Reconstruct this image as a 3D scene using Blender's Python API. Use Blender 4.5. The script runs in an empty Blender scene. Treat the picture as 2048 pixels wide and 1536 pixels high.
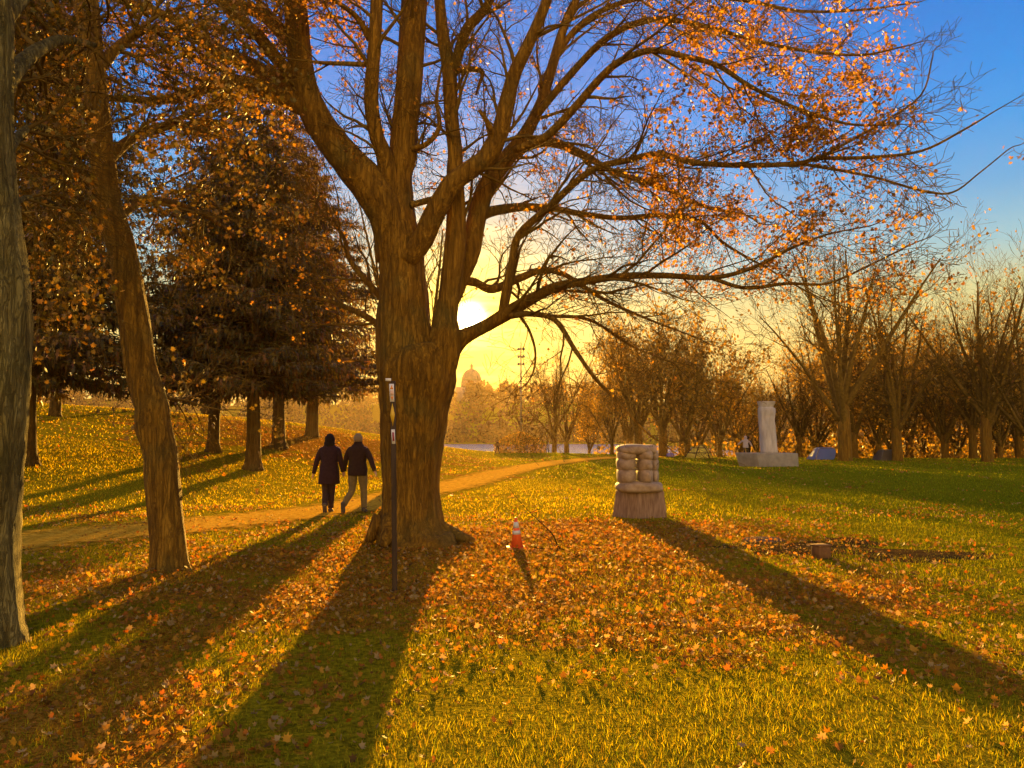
import bpy, math, random
import numpy as np
from mathutils import Vector, Matrix

# ------------------------------------------------------------------ camera, world, sun, exposure
S = bpy.context.scene
F_PX, CX, CY, HOR, CAMH = 1500.0, 1024.0, 768.0, 872.0, 1.65      # focal length and horizon of the 2048 px wide frame
TILT = math.atan((HOR - CY) / F_PX)
cam_d = bpy.data.cameras.new('camera'); cam = bpy.data.objects.new('camera', cam_d)
S.collection.objects.link(cam); S.camera = cam
cam.location = (0, 0, CAMH); cam.rotation_euler = (math.pi / 2 + TILT, 0, 0)
cam_d.sensor_width = 36; cam_d.lens = F_PX / 2048 * 36; cam_d.clip_start = .05; cam_d.clip_end = 5000

def ray(px, py):
    u, v = (px - CX) / F_PX, -(py - CY) / F_PX
    return Vector((u, math.cos(TILT) - v * math.sin(TILT), math.sin(TILT) + v * math.cos(TILT)))
def P(px, py, depth):                      # the point seen at a pixel, at distance `depth` along y
    r = ray(px, py); r = r * (depth / r.y)
    return Vector((r.x, depth, CAMH + r.z))

SUN = ray(939, 637).normalized()
SUN_EL, SUN_AZ = math.asin(SUN.z), math.atan2(SUN.x, SUN.y)

W = bpy.data.worlds.new('World'); S.world = W; W.use_nodes = True
def build_world():
    nt = W.node_tree; N = nt.nodes; L = nt.links
    for n in list(N): N.remove(n)
    out = N.new('ShaderNodeOutputWorld'); bg = N.new('ShaderNodeBackground'); bg.inputs[1].default_value = .058
    L.new(bg.outputs[0], out.inputs[0])
    def M(op, a, b=None, c=None, clamp=False):
        n = N.new('ShaderNodeMath'); n.operation = op; n.use_clamp = clamp
        for i, v in enumerate((a, b, c)):
            if v is None: continue
            if isinstance(v, (int, float)): n.inputs[i].default_value = v
            else: L.new(v, n.inputs[i])
        return n.outputs[0]
    def mix(t, f, a, b):
        n = N.new('ShaderNodeMix'); n.data_type = 'RGBA'; n.blend_type = t; n.clamp_factor = True
        for s, v in ((n.inputs[0], f), (n.inputs[6], a), (n.inputs[7], b)):
            if isinstance(v, (int, float)): s.default_value = v
            elif isinstance(v, tuple): s.default_value = v
            else: L.new(v, s)
        return n.outputs[2]
    sky = N.new('ShaderNodeTexSky'); sky.sky_type = 'NISHITA'; sky.sun_disc = False
    sky.sun_elevation = SUN_EL; sky.sun_rotation = SUN_AZ; sky.dust_density = 1.2; sky.ozone_density = 2.0
    tc = N.new('ShaderNodeTexCoord'); sep = N.new('ShaderNodeSeparateXYZ'); L.new(tc.outputs['Generated'], sep.inputs[0])
    el = M('DIVIDE', M('ARCSINE', sep.outputs[2]), math.pi / 2)
    # colour of the evening air by height above the horizon
    cr = N.new('ShaderNodeValToRGB'); L.new(el, cr.inputs[0])
    E = cr.color_ramp.elements
    stops = [(0.0, (1.0, .66, .16, 1)), (.07, (.95, .74, .20, 1)), (.11, (.74, .74, .33, 1)), (.14, (.36, .66, .72, 1)),
             (.18, (.14, .48, .84, 1)), (.225, (.03, .39, .95, 1)), (.26, (.006, .32, .95, 1)), (.30, (.003, .26, .88, 1)), (.45, (.003, .20, .75, 1)), (1.0, (.004, .05, .3, 1))]
    E[0].position, E[0].color = stops[0]; E[1].position, E[1].color = stops[-1]
    for p, c in stops[1:-1]:
        e = E.new(p); e.color = c
    hs = N.new('ShaderNodeHueSaturation'); hs.inputs['Saturation'].default_value = 1.25; L.new(sky.outputs[0], hs.inputs['Color'])
    base = mix('MIX', .96, hs.outputs[0], mix('MULTIPLY', 1.0, cr.outputs[0], (3.3, 3.3, 3.3, 1)))
    dot = N.new('ShaderNodeVectorMath'); dot.operation = 'DOT_PRODUCT'; L.new(tc.outputs['Generated'], dot.inputs[0])
    dot.inputs[1].default_value = SUN
    ang = M('ARCCOSINE', M('MINIMUM', dot.outputs['Value'], .999999))
    deg = M('MULTIPLY', ang, 57.29578)
    g1 = M('EXPONENT', M('MULTIPLY', deg, -1 / 4.5))
    g2 = M('EXPONENT', M('MULTIPLY', deg, -1 / 1.8))
    wide = M('EXPONENT', M('MULTIPLY', M('POWER', M('DIVIDE', deg, 9.0), 2.0), -1.0))
    c1 = mix('MIX', M('MULTIPLY', wide, .75), base, (3.9, 2.7, .40, 1))
    c2 = mix('ADD', g1, c1, (1.6, 1.0, .05, 1))
    c3 = mix('ADD', g2, c2, (24, 14, .8, 1))
    # thin bright cloud bars low round the sun
    mp = N.new('ShaderNodeMapping'); mp.inputs['Scale'].default_value = (9, 9, 75); L.new(tc.outputs['Generated'], mp.inputs[0])
    nz = N.new('ShaderNodeTexNoise'); nz.inputs['Scale'].default_value = 1.0; nz.inputs['Detail'].default_value = 4; L.new(mp.outputs[0], nz.inputs[0])
    bar = M('MULTIPLY', M('SUBTRACT', nz.outputs[0], .47, None, True), 5.0)
    c3 = mix('ADD', M('MULTIPLY', M('MULTIPLY', bar, M('EXPONENT', M('MULTIPLY', deg, -1 / 3.2))), 1.1, None, True), c3, (16, 11, 1.6, 1))
    # added warm fill in the unseen sky away from the sun, to lift shadows
    anti_fill = M('MULTIPLY', M('ADD', M('MULTIPLY', dot.outputs['Value'], -1.0), .12), .9, None, True)
    c3 = mix('ADD', anti_fill, c3, (6.6, 4.3, 1.2, 1))
    disc = M('EXPONENT', M('MULTIPLY', M('POWER', M('DIVIDE', deg, .72), 2.0), -1.0))
    c4 = mix('ADD', disc, c3, (90, 80, 50, 1))
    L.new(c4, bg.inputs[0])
build_world()

sl = bpy.data.lights.new('sun', 'SUN'); sl.energy = 5.0; sl.angle = math.radians(.5); sl.color = (1.0, .56, .09)
so = bpy.data.objects.new('sun', sl); S.collection.objects.link(so); so.rotation_euler = ray(946, 668).to_track_quat('Z', 'Y').to_euler()   # the low edge of the visible glow
S.view_settings.view_transform = 'Standard'; S.view_settings.look = 'None'; S.view_settings.gamma = 1
S.view_settings.exposure = 2.18
S.cycles.max_bounces = 5; S.cycles.diffuse_bounces = 2; S.cycles.glossy_bounces = 2; S.cycles.transmission_bounces = 4
S.cycles.transparent_max_bounces = 6; S.cycles.volume_bounces = 0
S.cycles.use_denoising = True
S.cycles.sample_clamp_indirect = 4

rng = np.random.default_rng(11); R = random.Random(5)

# ------------------------------------------------------------------ land
def sstep(a, b, x): t = np.clip((x - a) / (b - a), 0, 1); return t * t * (3 - 2 * t)
_lat = rng.random((64, 64))
def vnoise(x, y, s):
    x = np.asarray(x, float) / s + 100.3; y = np.asarray(y, float) / s + 100.7
    i, j = np.floor(x).astype(int), np.floor(y).astype(int); u, v = x - i, y - j
    u, v = u * u * (3 - 2 * u), v * v * (3 - 2 * v)
    g = lambda a, b: _lat[a % 64, b % 64]
    return (g(i, j) * (1 - u) + g(i + 1, j) * u) * (1 - v) + (g(i, j + 1) * (1 - u) + g(i + 1, j + 1) * u) * v
WATER = -1.5
def H(x, y):
    x = np.asarray(x, float); y = np.asarray(y, float)
    xt = np.interp(y, [0, 10, 17, 22, 30, 45, 60, 100], [-16, -12, -8.7, -5.6, -3.9, -2.2, -1.2, -.5])
    s = np.maximum(0, xt - x); s = s * s / (s + 1.2)
    k = np.clip(.075 + .0055 * (y - 22), .06, .215)
    hb = 4.7 * (1 - np.exp(-k * s * 1.25 / 4.7))
    hb = hb * (1 - sstep(57, 84, y - .15 * np.minimum(0, x + 20)))
    yc = np.interp(x, [-10, 0, 10, 20, 60], [84, 76, 66, 57, 54])
    z = hb - 1.15 * sstep(0, 18, y - yc)
    lake = sstep(90, 97, y) * (1 - sstep(290, 296, y)) * (1 - sstep(42, 50, x)) * sstep(-112, -104, x)
    z = z - 1.9 * lake + .05 * (vnoise(x, y, 3.1) - .5) + .16 * (vnoise(x, y, 11) - .5) * sstep(6, 14, y)
    z = z + 19 * sstep(300, 350, y) * (.8 + .35 * vnoise(x, 0 * y, 60))
    return z
def G(px, py):                               # where the ray through a pixel meets the land
    r = ray(px, py); t = 2.5; o = Vector((0, 0, CAMH))
    while t < 400:
        p = o + r * t
        if p.z < float(H(p.x, p.y)): break
        t += .02 + t * .002
    return Vector((p.x, p.y, float(H(p.x, p.y))))

def base_at(px, py):                         # like G, but never past the crest of the lawn or the ridge of the bank
    p = G(px, py); lim = 58 if px < 700 else 79
    if p.y > lim: x = (px - CX) / F_PX * lim; p = Vector((x, lim, float(H(x, lim))))
    p.z -= .05; return p
# ------------------------------------------------------------------ object helpers
COL = S.collection
def tag(o, label=None, cat=None, group=None, kind=None):
    if label: o['label'] = label
    if cat: o['category'] = cat
    if group: o['group'] = group
    if kind: o['kind'] = kind
    return o
def empty(name, loc, label, cat, group=None, rz=0):
    o = bpy.data.objects.new(name, None); COL.objects.link(o); o.location = loc; o.rotation_euler = (0, 0, rz)
    o.empty_display_size = .3
    return tag(o, label, cat, group)
def arrays_mesh(name, V, Fs, cols=None, smooth=False):
    """V (n,3); Fs list of (m,k) int arrays; cols (n,3) per vertex"""
    me = bpy.data.meshes.new(name); V = np.asarray(V, np.float32)
    me.vertices.add(len(V)); me.vertices.foreach_set('co', V.ravel())
    Fs = [np.asarray(f, np.int32) for f in Fs if len(f)]
    nl = sum(f.size for f in Fs); nf = sum(len(f) for f in Fs)
    me.loops.add(nl); me.polygons.add(nf)
    me.loops.foreach_set('vertex_index', np.concatenate([f.ravel() for f in Fs]))
    tot = np.concatenate([np.full(len(f), f.shape[1], np.int32) for f in Fs])
    st = np.concatenate([[0], np.cumsum(tot)[:-1]]).astype(np.int32)
    me.polygons.foreach_set('loop_start', st)
    if smooth: me.polygons.foreach_set('use_smooth', np.ones(nf, bool))
    if cols is not None:
        a = me.color_attributes.new('Col', 'FLOAT_COLOR', 'POINT')
        c = np.ones((len(V), 4), np.float32); c[:, :3] = cols; a.data.foreach_set('color', c.ravel())
    me.update(calc_edges=True); me.validate()
    return me
def link(name, me, mat, parent=None):
    o = bpy.data.objects.new(name, me); COL.objects.link(o)
    if mat and not len(me.materials): me.materials.append(mat)
    if parent: o.parent = parent
    return o

class TB:
    """collects tubes, lofts and flat-faced solids into one mesh"""
    def __init__(s): s.V = []; s.F = []
    def tube(s, pts, rad, n=6, cap=True, rf=None, flat=None):
        pts = [Vector(p) for p in pts]; k = len(pts); b = len(s.V)
        t0 = (pts[1] - pts[0]).normalized()
        up = Vector((1, 0, 0)) if abs(t0.x) < .8 else Vector((0, 1, 0))
        a = t0.cross(up).normalized()
        for i, p in enumerate(pts):
            t = (pts[min(i + 1, k - 1)] - pts[max(i - 1, 0)])
            if t.length < 1e-9: t = t0
            t = t.normalized(); a = (a - t * a.dot(t)).normalized(); c = t.cross(a)
            for j in range(n):
                th = 2 * math.pi * j / n; r = rad[i] * (rf(i, th) if rf else 1)
                q = p + a * (math.cos(th) * r) + c * (math.sin(th) * r)
                s.V.append((q.x, q.y, q.z))
        for i in range(k - 1):
            for j in range(n):
                j2 = (j + 1) % n
                s.F.append((b + i * n + j, b + i * n + j2, b + (i + 1) * n + j2, b + (i + 1) * n + j))
        if cap:
            s.F.append(tuple(b + j for j in range(n))[::-1]); s.F.append(tuple(b + (k - 1) * n + j for j in range(n)))
    def loft(s, rings, n=16, e=2.0, cap=True):
        """rings: (cx, cy, z, rx, ry[, rot]) horizontal superellipses"""
        b = len(s.V)
        for rg in rings:
            cx, cy, z, rx, ry = rg[:5]; rot = rg[5] if len(rg) > 5 else 0
            for j in range(n):
                th = 2 * math.pi * j / n; c, q = math.cos(th), math.sin(th)
                x = math.copysign(abs(c) ** (2 / e), c) * rx; y = math.copysign(abs(q) ** (2 / e), q) * ry
                s.V.append((cx + x * math.cos(rot) - y * math.sin(rot), cy + x * math.sin(rot) + y * math.cos(rot), z))
        k = len(rings)
        for i in range(k - 1):
            for j in range(n):
                j2 = (j + 1) % n
                s.F.append((b + i * n + j, b + i * n + j2, b + (i + 1) * n + j2, b + (i + 1) * n + j))
        if cap:
            s.F.append(tuple(b + j for j in range(n))[::-1]); s.F.append(tuple(b + (k - 1) * n + j for j in range(n)))
    def box(s, c, d, rot=0, tilt=0):
        b = len(s.V); m = Matrix.Rotation(rot, 3, 'Z') @ Matrix.Rotation(tilt, 3, 'Y')
        for sx in (-1, 1):
            for sy in (-1, 1):
                for sz in (-1, 1):
                    q = m @ Vector((sx * d[0] / 2, sy * d[1] / 2, sz * d[2] / 2)) + Vector(c); s.V.append(tuple(q))
        for f in ((0, 1, 3, 2), (4, 6, 7, 5), (0, 4, 5, 1), (2, 3, 7, 6), (0, 2, 6, 4), (1, 5, 7, 3)):
            s.F.append(tuple(b + i for i in f))
    def ball(s, c, r, n=10, m=7, rf=None):
        b = len(s.V); c = Vector(c)
        for i in range(m + 1):
            ph = math.pi * i / m
            for j in range(n):
                th = 2 * math.pi * j / n
                d = Vector((math.sin(ph) * math.cos(th), math.sin(ph) * math.sin(th), math.cos(ph)))
                k = rf(d) if rf else 1
                s.V.append((c.x + d.x * r[0] * k, c.y + d.y * r[1] * k, c.z + d.z * r[2] * k))
        for i in range(m):
            for j in range(n):
                j2 = (j + 1) % n; s.F.append((b + i * n + j, b + (i + 1) * n + j, b + (i + 1) * n + j2, b + i * n + j2))
    def build(s, name, mat, parent=None, smooth=True, origin=None):
        V = np.array(s.V, float)
        if origin is not None: V = V - np.array(origin)
        by = {}
        for f in s.F: by.setdefault(len(f), []).append(f)
        me = arrays_mesh(name, V, list(by.values()), smooth=smooth)
        return link(name, me, mat, parent)

# ------------------------------------------------------------------ materials
def mat(name): 
    m = bpy.data.materials.new(name); m.use_nodes = True; nt = m.node_tree
    return m, nt, nt.nodes, nt.links, nt.nodes['Principled BSDF']
def noise_mat(name, c1, c2, scale=8, detail=6, rough=.85, bump=.3, stretch=(1, 1, 1), bscale=None, dist=.02, spec=.2, c3=None):
    m, nt, N, L, p = mat(name)
    tc = N.new('ShaderNodeTexCoord'); mp = N.new('ShaderNodeMapping'); mp.inputs['Scale'].default_value = stretch
    L.new(tc.outputs['Object'], mp.inputs[0])
    nz = N.new('ShaderNodeTexNoise'); nz.inputs['Scale'].default_value = scale; nz.inputs['Detail'].default_value = detail
    L.new(mp.outputs[0], nz.inputs[0])
    cr = N.new('ShaderNodeValToRGB'); cr.color_ramp.elements[0].position = .33; cr.color_ramp.elements[1].position = .68
    cr.color_ramp.elements[0].color = (*c1, 1); cr.color_ramp.elements[1].color = (*c2, 1)
    if c3: e = cr.color_ramp.elements.new(.5); e.color = (*c3, 1)
    L.new(nz.outputs[0], cr.inputs[0]); L.new(cr.outputs[0], p.inputs['Base Color'])
    p.inputs['Roughness'].default_value = rough; p.inputs['Specular IOR Level'].default_value = spec
    if bump:
        n2 = N.new('ShaderNodeTexNoise'); n2.inputs['Scale'].default_value = bscale or scale * 3; n2.inputs['Detail'].default_value = 8
        L.new(mp.outputs[0], n2.inputs[0])
        b = N.new('ShaderNodeBump'); b.inputs['Strength'].default_value = bump; b.inputs['Distance'].default_value = dist
        L.new(n2.outputs[0], b.inputs['Height']); L.new(b.outputs[0], p.inputs['Normal'])
    return m
def leaf_mat(name, trans=.5, tint=(1, 1, 1), rough=.5, spec=.3, tgain=1.0):
    m, nt, N, L, p = mat(name)
    at = N.new('ShaderNodeAttribute'); at.attribute_name = 'Col'
    L.new(at.outputs['Color'], p.inputs['Base Color']); p.inputs['Roughness'].default_value = rough
    p.inputs['Specular IOR Level'].default_value = spec
    tr = N.new('ShaderNodeBsdfTranslucent'); mx = N.new('ShaderNodeMix'); mx.data_type = 'RGBA'; mx.blend_type = 'MULTIPLY'; mx.inputs[0].default_value = 1
    L.new(at.outputs['Color'], mx.inputs[6]); mx.inputs[7].default_value = (*[t * tgain for t in tint], 1); L.new(mx.outputs[2], tr.inputs[0])
    ms = N.new('ShaderNodeMixShader'); ms.inputs[0].default_value = trans
    L.new(p.outputs[0], ms.inputs[1]); L.new(tr.outputs[0], ms.inputs[2]); L.new(ms.outputs[0], N['Material Output'].inputs[0])
    return m
def bark_mat(name, c1, c2, c3, vs=14):
    m, nt, N, L, p = mat(name)
    tc = N.new('ShaderNodeTexCoord'); mp = N.new('ShaderNodeMapping'); mp.inputs['Scale'].default_value = (1, 1, .10)
    L.new(tc.outputs['Object'], mp.inputs[0])
    wv = N.new('ShaderNodeTexNoise'); wv.inputs['Scale'].default_value = vs; wv.inputs['Detail'].default_value = 10; wv.inputs['Distortion'].default_value = .6
    L.new(mp.outputs[0], wv.inputs[0])
    vo = N.new('ShaderNodeTexVoronoi'); vo.feature = 'DISTANCE_TO_EDGE'; vo.inputs['Scale'].default_value = vs * .9
    ad = N.new('ShaderNodeVectorMath'); ad.operation = 'MULTIPLY_ADD'; L.new(wv.outputs['Color'], ad.inputs[0]); ad.inputs[1].default_value = (.35, .35, .35); L.new(mp.outputs[0], ad.inputs[2])
    L.new(ad.outputs[0], vo.inputs['Vector'])
    mr = N.new('ShaderNodeMapRange'); mr.inputs[2].default_value = .16; L.new(vo.outputs['Distance'], mr.inputs[0])
    cr = N.new('ShaderNodeValToRGB'); E = cr.color_ramp.elements; E[0].color = (*c1, 1); E[1].color = (*c3, 1); E[0].position = .3; E[1].position = .75
    e = E.new(.5); e.color = (*c2, 1)
    L.new(wv.outputs[0], cr.inputs[0])
    mx = N.new('ShaderNodeMix'); mx.data_type = 'RGBA'; mx.blend_type = 'MULTIPLY'; mx.inputs[0].default_value = .28
    L.new(cr.outputs[0], mx.inputs[6]); L.new(mr.outputs[0], mx.inputs[7])
    big = N.new('ShaderNodeTexNoise'); big.inputs['Scale'].default_value = 1.6; big.inputs['Detail'].default_value = 3; L.new(tc.outputs['Object'], big.inputs[0])
    m2 = N.new('ShaderNodeMix'); m2.data_type = 'RGBA'; m2.blend_type = 'MIX'; m2.inputs[7].default_value = (.09, .085, .02, 1)
    mr2 = N.new('ShaderNodeMapRange'); mr2.inputs[1].default_value = .5; mr2.inputs[2].default_value = .75; mr2.inputs[4].default_value = .5; L.new(big.outputs[0], mr2.inputs[0])
    L.new(mr2.outputs[0], m2.inputs[0]); L.new(mx.outputs[2], m2.inputs[6]); L.new(m2.outputs[2], p.inputs['Base Color'])
    h = N.new('ShaderNodeMath'); h.operation = 'MULTIPLY_ADD'; L.new(wv.outputs[0], h.inputs[0]); h.inputs[1].default_value = 1.6; mh_ = N.new('ShaderNodeMath'); mh_.operation = 'MULTIPLY'; mh_.inputs[1].default_value = .35; L.new(mr.outputs[0], mh_.inputs[0]); L.new(mh_.outputs[0], h.inputs[2])
    kn = N.new('ShaderNodeTexNoise'); kn.inputs['Scale'].default_value = 7; kn.inputs['Detail'].default_value = 8; L.new(tc.outputs['Object'], kn.inputs[0])
    h2 = N.new('ShaderNodeMath'); h2.operation = 'MULTIPLY_ADD'; L.new(kn.outputs[0], h2.inputs[0]); h2.inputs[1].default_value = 1.3; L.new(h.outputs[0], h2.inputs[2]); h = h2
    b = N.new('ShaderNodeBump'); b.inputs['Strength'].default_value = 1; b.inputs['Distance'].default_value = .04
    L.new(h.outputs[0], b.inputs['Height']); L.new(b.outputs[0], p.inputs['Normal'])
    p.inputs['Roughness'].default_value = .9; p.inputs['Specular IOR Level'].default_value = .15
    return m

M_BARK = bark_mat('maple_bark', (.125, .056, .004), (.215, .10, .007), (.33, .165, .014))
M_BARKL = bark_mat('pale_bark', (.09, .058, .012), (.17, .12, .03), (.30, .225, .07), 18)
M_BARKS = bark_mat('spruce_bark', (.08, .038, .005), (.14, .070, .010), (.20, .10, .018), 12)
M_TWIG = noise_mat('twig', (.09, .048, .008), (.16, .09, .014), 6, 3, .9, 0, spec=.05)
M_DEAD = noise_mat('dead_branch', (.03, .014, .005), (.06, .03, .01), 6, 3, .95, 0, spec=0)
M_LEAF = leaf_mat('maple_leaf', .55, (1.2, 1.0, .8))
M_LEAFD = leaf_mat('shaded_leaf', .35, (1.1, .9, .6))
M_LITTER = leaf_mat('litter_leaf', .45, (1.1, .9, .7), .62, .22)
M_NEEDLE = leaf_mat('needles', .35, (1.2, 1.0, .5))
M_GRASS = leaf_mat('grass_blade', .58, (1.3, 1.15, .3), .65, .06)

def ground_mat():
    m, nt, N, L, p = mat('lawn_ground')
    tc = N.new('ShaderNodeTexCoord')
    def nz(s, d=6):
        n = N.new('ShaderNodeTexNoise'); n.inputs['Scale'].default_value = s; n.inputs['Detail'].default_value = d; L.new(tc.outputs['Object'], n.inputs[0]); return n.outputs[0]
    def ramp(src, stops):
        cr = N.new('ShaderNodeValToRGB'); E = cr.color_ramp.elements
        E[0].position, E[0].color = stops[0][0], (*stops[0][1], 1); E[1].position, E[1].color = stops[-1][0], (*stops[-1][1], 1)
        for q, c in stops[1:-1]: e = E.new(q); e.color = (*c, 1)
        L.new(src, cr.inputs[0]); return cr.outputs[0]
    g = ramp(nz(22, 9), [(.3, (.10, .08, .004)), (.5, (.25, .19, .006)), (.72, (.40, .29, .01))])
    lf = ramp(nz(30, 6), [(.3, (.15, .055, .005)), (.55, (.34, .15, .012)), (.75, (.48, .25, .03))])
    at = N.new('ShaderNodeAttribute'); at.attribute_name = 'Col'; sp = N.new('ShaderNodeSeparateColor'); L.new(at.outputs['Color'], sp.inputs[0])
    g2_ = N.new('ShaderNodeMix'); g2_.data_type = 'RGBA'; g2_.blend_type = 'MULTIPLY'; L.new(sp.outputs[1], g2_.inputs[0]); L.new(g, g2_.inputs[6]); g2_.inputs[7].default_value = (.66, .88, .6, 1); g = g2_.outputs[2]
    th = N.new('ShaderNodeMath'); th.operation = 'ADD'; L.new(sp.outputs[0], th.inputs[0]); L.new(nz(11, 8), th.inputs[1])
    mr = N.new('ShaderNodeMapRange'); mr.inputs[1].default_value = .93; mr.inputs[2].default_value = 1.07; L.new(th.outputs[0], mr.inputs[0])
    mx = N.new('ShaderNodeMix'); mx.data_type = 'RGBA'; L.new(mr.outputs[0], mx.inputs[0]); L.new(g, mx.inputs[6]); L.new(lf, mx.inputs[7])
    L.new(mx.outputs[2], p.inputs['Base Color']); p.inputs['Roughness'].default_value = 1; p.inputs['Specular IOR Level'].default_value = 0
    b = N.new('ShaderNodeBump'); b.inputs['Strength'].default_value = 1; b.inputs['Distance'].default_value = .05
    L.new(nz(38, 10), b.inputs['Height']); L.new(b.outputs[0], p.inputs['Normal'])
    return m

# ------------------------------------------------------------------ path line and leaf density
PATHPX = [(-260, 1128), (30, 1085), (330, 1056), (560, 1032), (700, 1015), (800, 992), (900, 972), (1000, 946), (1080, 930), (1150, 921), (1230, 915.5), (1330, 914)]
PATH = [G(a, b) for a, b in PATHPX]
PXY = np.array([(p.x, p.y) for p in PATH])
def catmull(pts, n):
    pts = [np.array(p, float) for p in pts]; pts = [2 * pts[0] - pts[1]] + pts + [2 * pts[-1] - pts[-2]]; out = []
    for i in range(1, len(pts) - 2):
        p0, p1, p2, p3 = pts[i - 1:i + 3]
        for k in range(n):
            t = k / n
            out.append(.5 * ((2 * p1) + (-p0 + p2) * t + (2 * p0 - 5 * p1 + 4 * p2 - p3) * t * t + (-p0 + 3 * p1 - 3 * p2 + p3) * t ** 3))
    out.append(pts[-2]); return np.array(out)
PC = catmull(PXY, 14)
def path_dist(x, y):
    x = np.asarray(x, float).ravel(); y = np.asarray(y, float).ravel(); d = np.full(x.shape, 1e9)
    for (a, b) in zip(PC[:-1], PC[1:]):
        ab = b - a; t = np.clip(((x - a[0]) * ab[0] + (y - a[1]) * ab[1]) / (ab @ ab + 1e-9), 0, 1)
        d = np.minimum(d, np.hypot(x - a[0] - t * ab[0], y - a[1] - t * ab[1]))
    return d
HW = 1.35
def litter(x, y):
    """how thick fallen leaves lie, 0..1"""
    n = .55 * vnoise(x, y, 1.9) + .45 * vnoise(x + 40, y, .55)
    base = np.exp(-((x - .6) ** 2 / 30 + (y - 10.0) ** 2 / 20)) * .66 + .28 * np.exp(-((x + 5) ** 2 / 40 + (y - 8) ** 2 / 40))
    base = base + 1.0 * np.exp(-((x + 11) ** 2 / 60 + (y - 42) ** 2 / 90)) + .08
    base = base * (1 - .8 * sstep(2.5, 7, x - .1 * (y - 8)) * sstep(9, 14, y))
    return np.clip(base + (n - .5) * 1.35, 0, 1)

# ground sheet
def build_ground():
    ys = np.concatenate([np.arange(-14, 2, 1.0), np.arange(2, 22, .2), np.arange(22, 60, .6), np.arange(60, 110, 1.5), np.arange(110, 420, 6), [430]])
    xp = np.concatenate([np.arange(0, 12, .25), np.arange(12, 40, 1), np.arange(40, 120, 4), np.arange(120, 361, 15)])
    xs = np.concatenate([-xp[:0:-1], xp])
    X, Y = np.meshgrid(xs, ys); Z = H(X, Y)
    n, m = X.shape; V = np.stack([X.ravel(), Y.ravel(), Z.ravel()], 1)
    i, j = np.meshgrid(np.arange(n - 1), np.arange(m - 1), indexing='ij'); a = (i * m + j).ravel()
    Fq = np.stack([a, a + 1, a + m + 1, a + m], 1)
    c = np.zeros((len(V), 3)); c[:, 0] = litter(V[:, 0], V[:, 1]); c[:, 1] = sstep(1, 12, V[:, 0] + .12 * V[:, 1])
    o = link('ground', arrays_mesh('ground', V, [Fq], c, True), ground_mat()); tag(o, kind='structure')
build_ground()

def build_path():
    m, nt, N, L, p = mat('dirt_path')
    tc = N.new('ShaderNodeTexCoord'); n1 = N.new('ShaderNodeTexNoise'); n1.inputs['Scale'].default_value = 9; n1.inputs['Detail'].default_value = 10
    L.new(tc.outputs['Object'], n1.inputs[0])
    cr = N.new('ShaderNodeValToRGB'); E = cr.color_ramp.elements; E[0].position = .3; E[1].position = .7
    E[0].color = (.54, .25, .012, 1); E[1].color = (.88, .50, .05, 1); L.new(n1.outputs[0], cr.inputs[0]); L.new(cr.outputs[0], p.inputs['Base Color'])
    p.inputs['Roughness'].default_value = 1; p.inputs['Specular IOR Level'].default_value = 0
    b = N.new('ShaderNodeBump'); b.inputs['Distance'].default_value = .12; n3 = N.new('ShaderNodeTexNoise'); n3.inputs['Scale'].default_value = 25; n3.inputs['Detail'].default_value = 9
    L.new(tc.outputs['Object'], n3.inputs[0]); L.new(n3.outputs[0], b.inputs['Height']); L.new(b.outputs[0], p.inputs['Normal'])
    at = N.new('ShaderNodeAttribute'); at.attribute_name = 'Col'; sp = N.new('ShaderNodeSeparateColor'); L.new(at.outputs['Color'], sp.inputs[0])
    n2 = N.new('ShaderNodeTexNoise'); n2.inputs['Scale'].default_value = 3.2; n2.inputs['Detail'].default_value = 8; L.new(tc.outputs['Object'], n2.inputs[0])
    ad = N.new('ShaderNodeMath'); ad.operation = 'ADD'; L.new(sp.outputs[0], ad.inputs[0]); L.new(n2.outputs[0], ad.inputs[1])
    mr = N.new('ShaderNodeMapRange'); mr.inputs[1].default_value = .80; mr.inputs[2].default_value = 1.18; L.new(ad.outputs[0], mr.inputs[0])
    tr = N.new('ShaderNodeBsdfTransparent'); ms = N.new('ShaderNodeMixShader'); L.new(mr.outputs[0], ms.inputs[0]); L.new(tr.outputs[0], ms.inputs[1]); L.new(p.outputs[0], ms.inputs[2])
    L.new(ms.outputs[0], N['Material Output'].inputs[0])
    V = []; c = []; ac = 13; us = np.linspace(-1, 1, ac)
    for i, q in enumerate(PC):
        t = PC[min(i + 1, len(PC) - 1)] - PC[max(i - 1, 0)]; t = t / np.linalg.norm(t); nrm = np.array([-t[1], t[0]])
        for u in us:
            w = q + nrm * u * HW * 1.35; V.append((w[0], w[1], float(H(w[0], w[1])) + .014 + .0004 * q[1])); c.append(((1 - abs(u)) * 1.1,) * 3)
    V = np.array(V); k = len(PC); i, j = np.meshgrid(np.arange(k - 1), np.arange(ac - 1), indexing='ij'); a = (i * ac + j).ravel()
    o = link('path', arrays_mesh('path', V, [np.stack([a, a + 1, a + ac + 1, a + ac], 1)], np.array(c), True), m); tag(o, kind='structure')
build_path()

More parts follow.
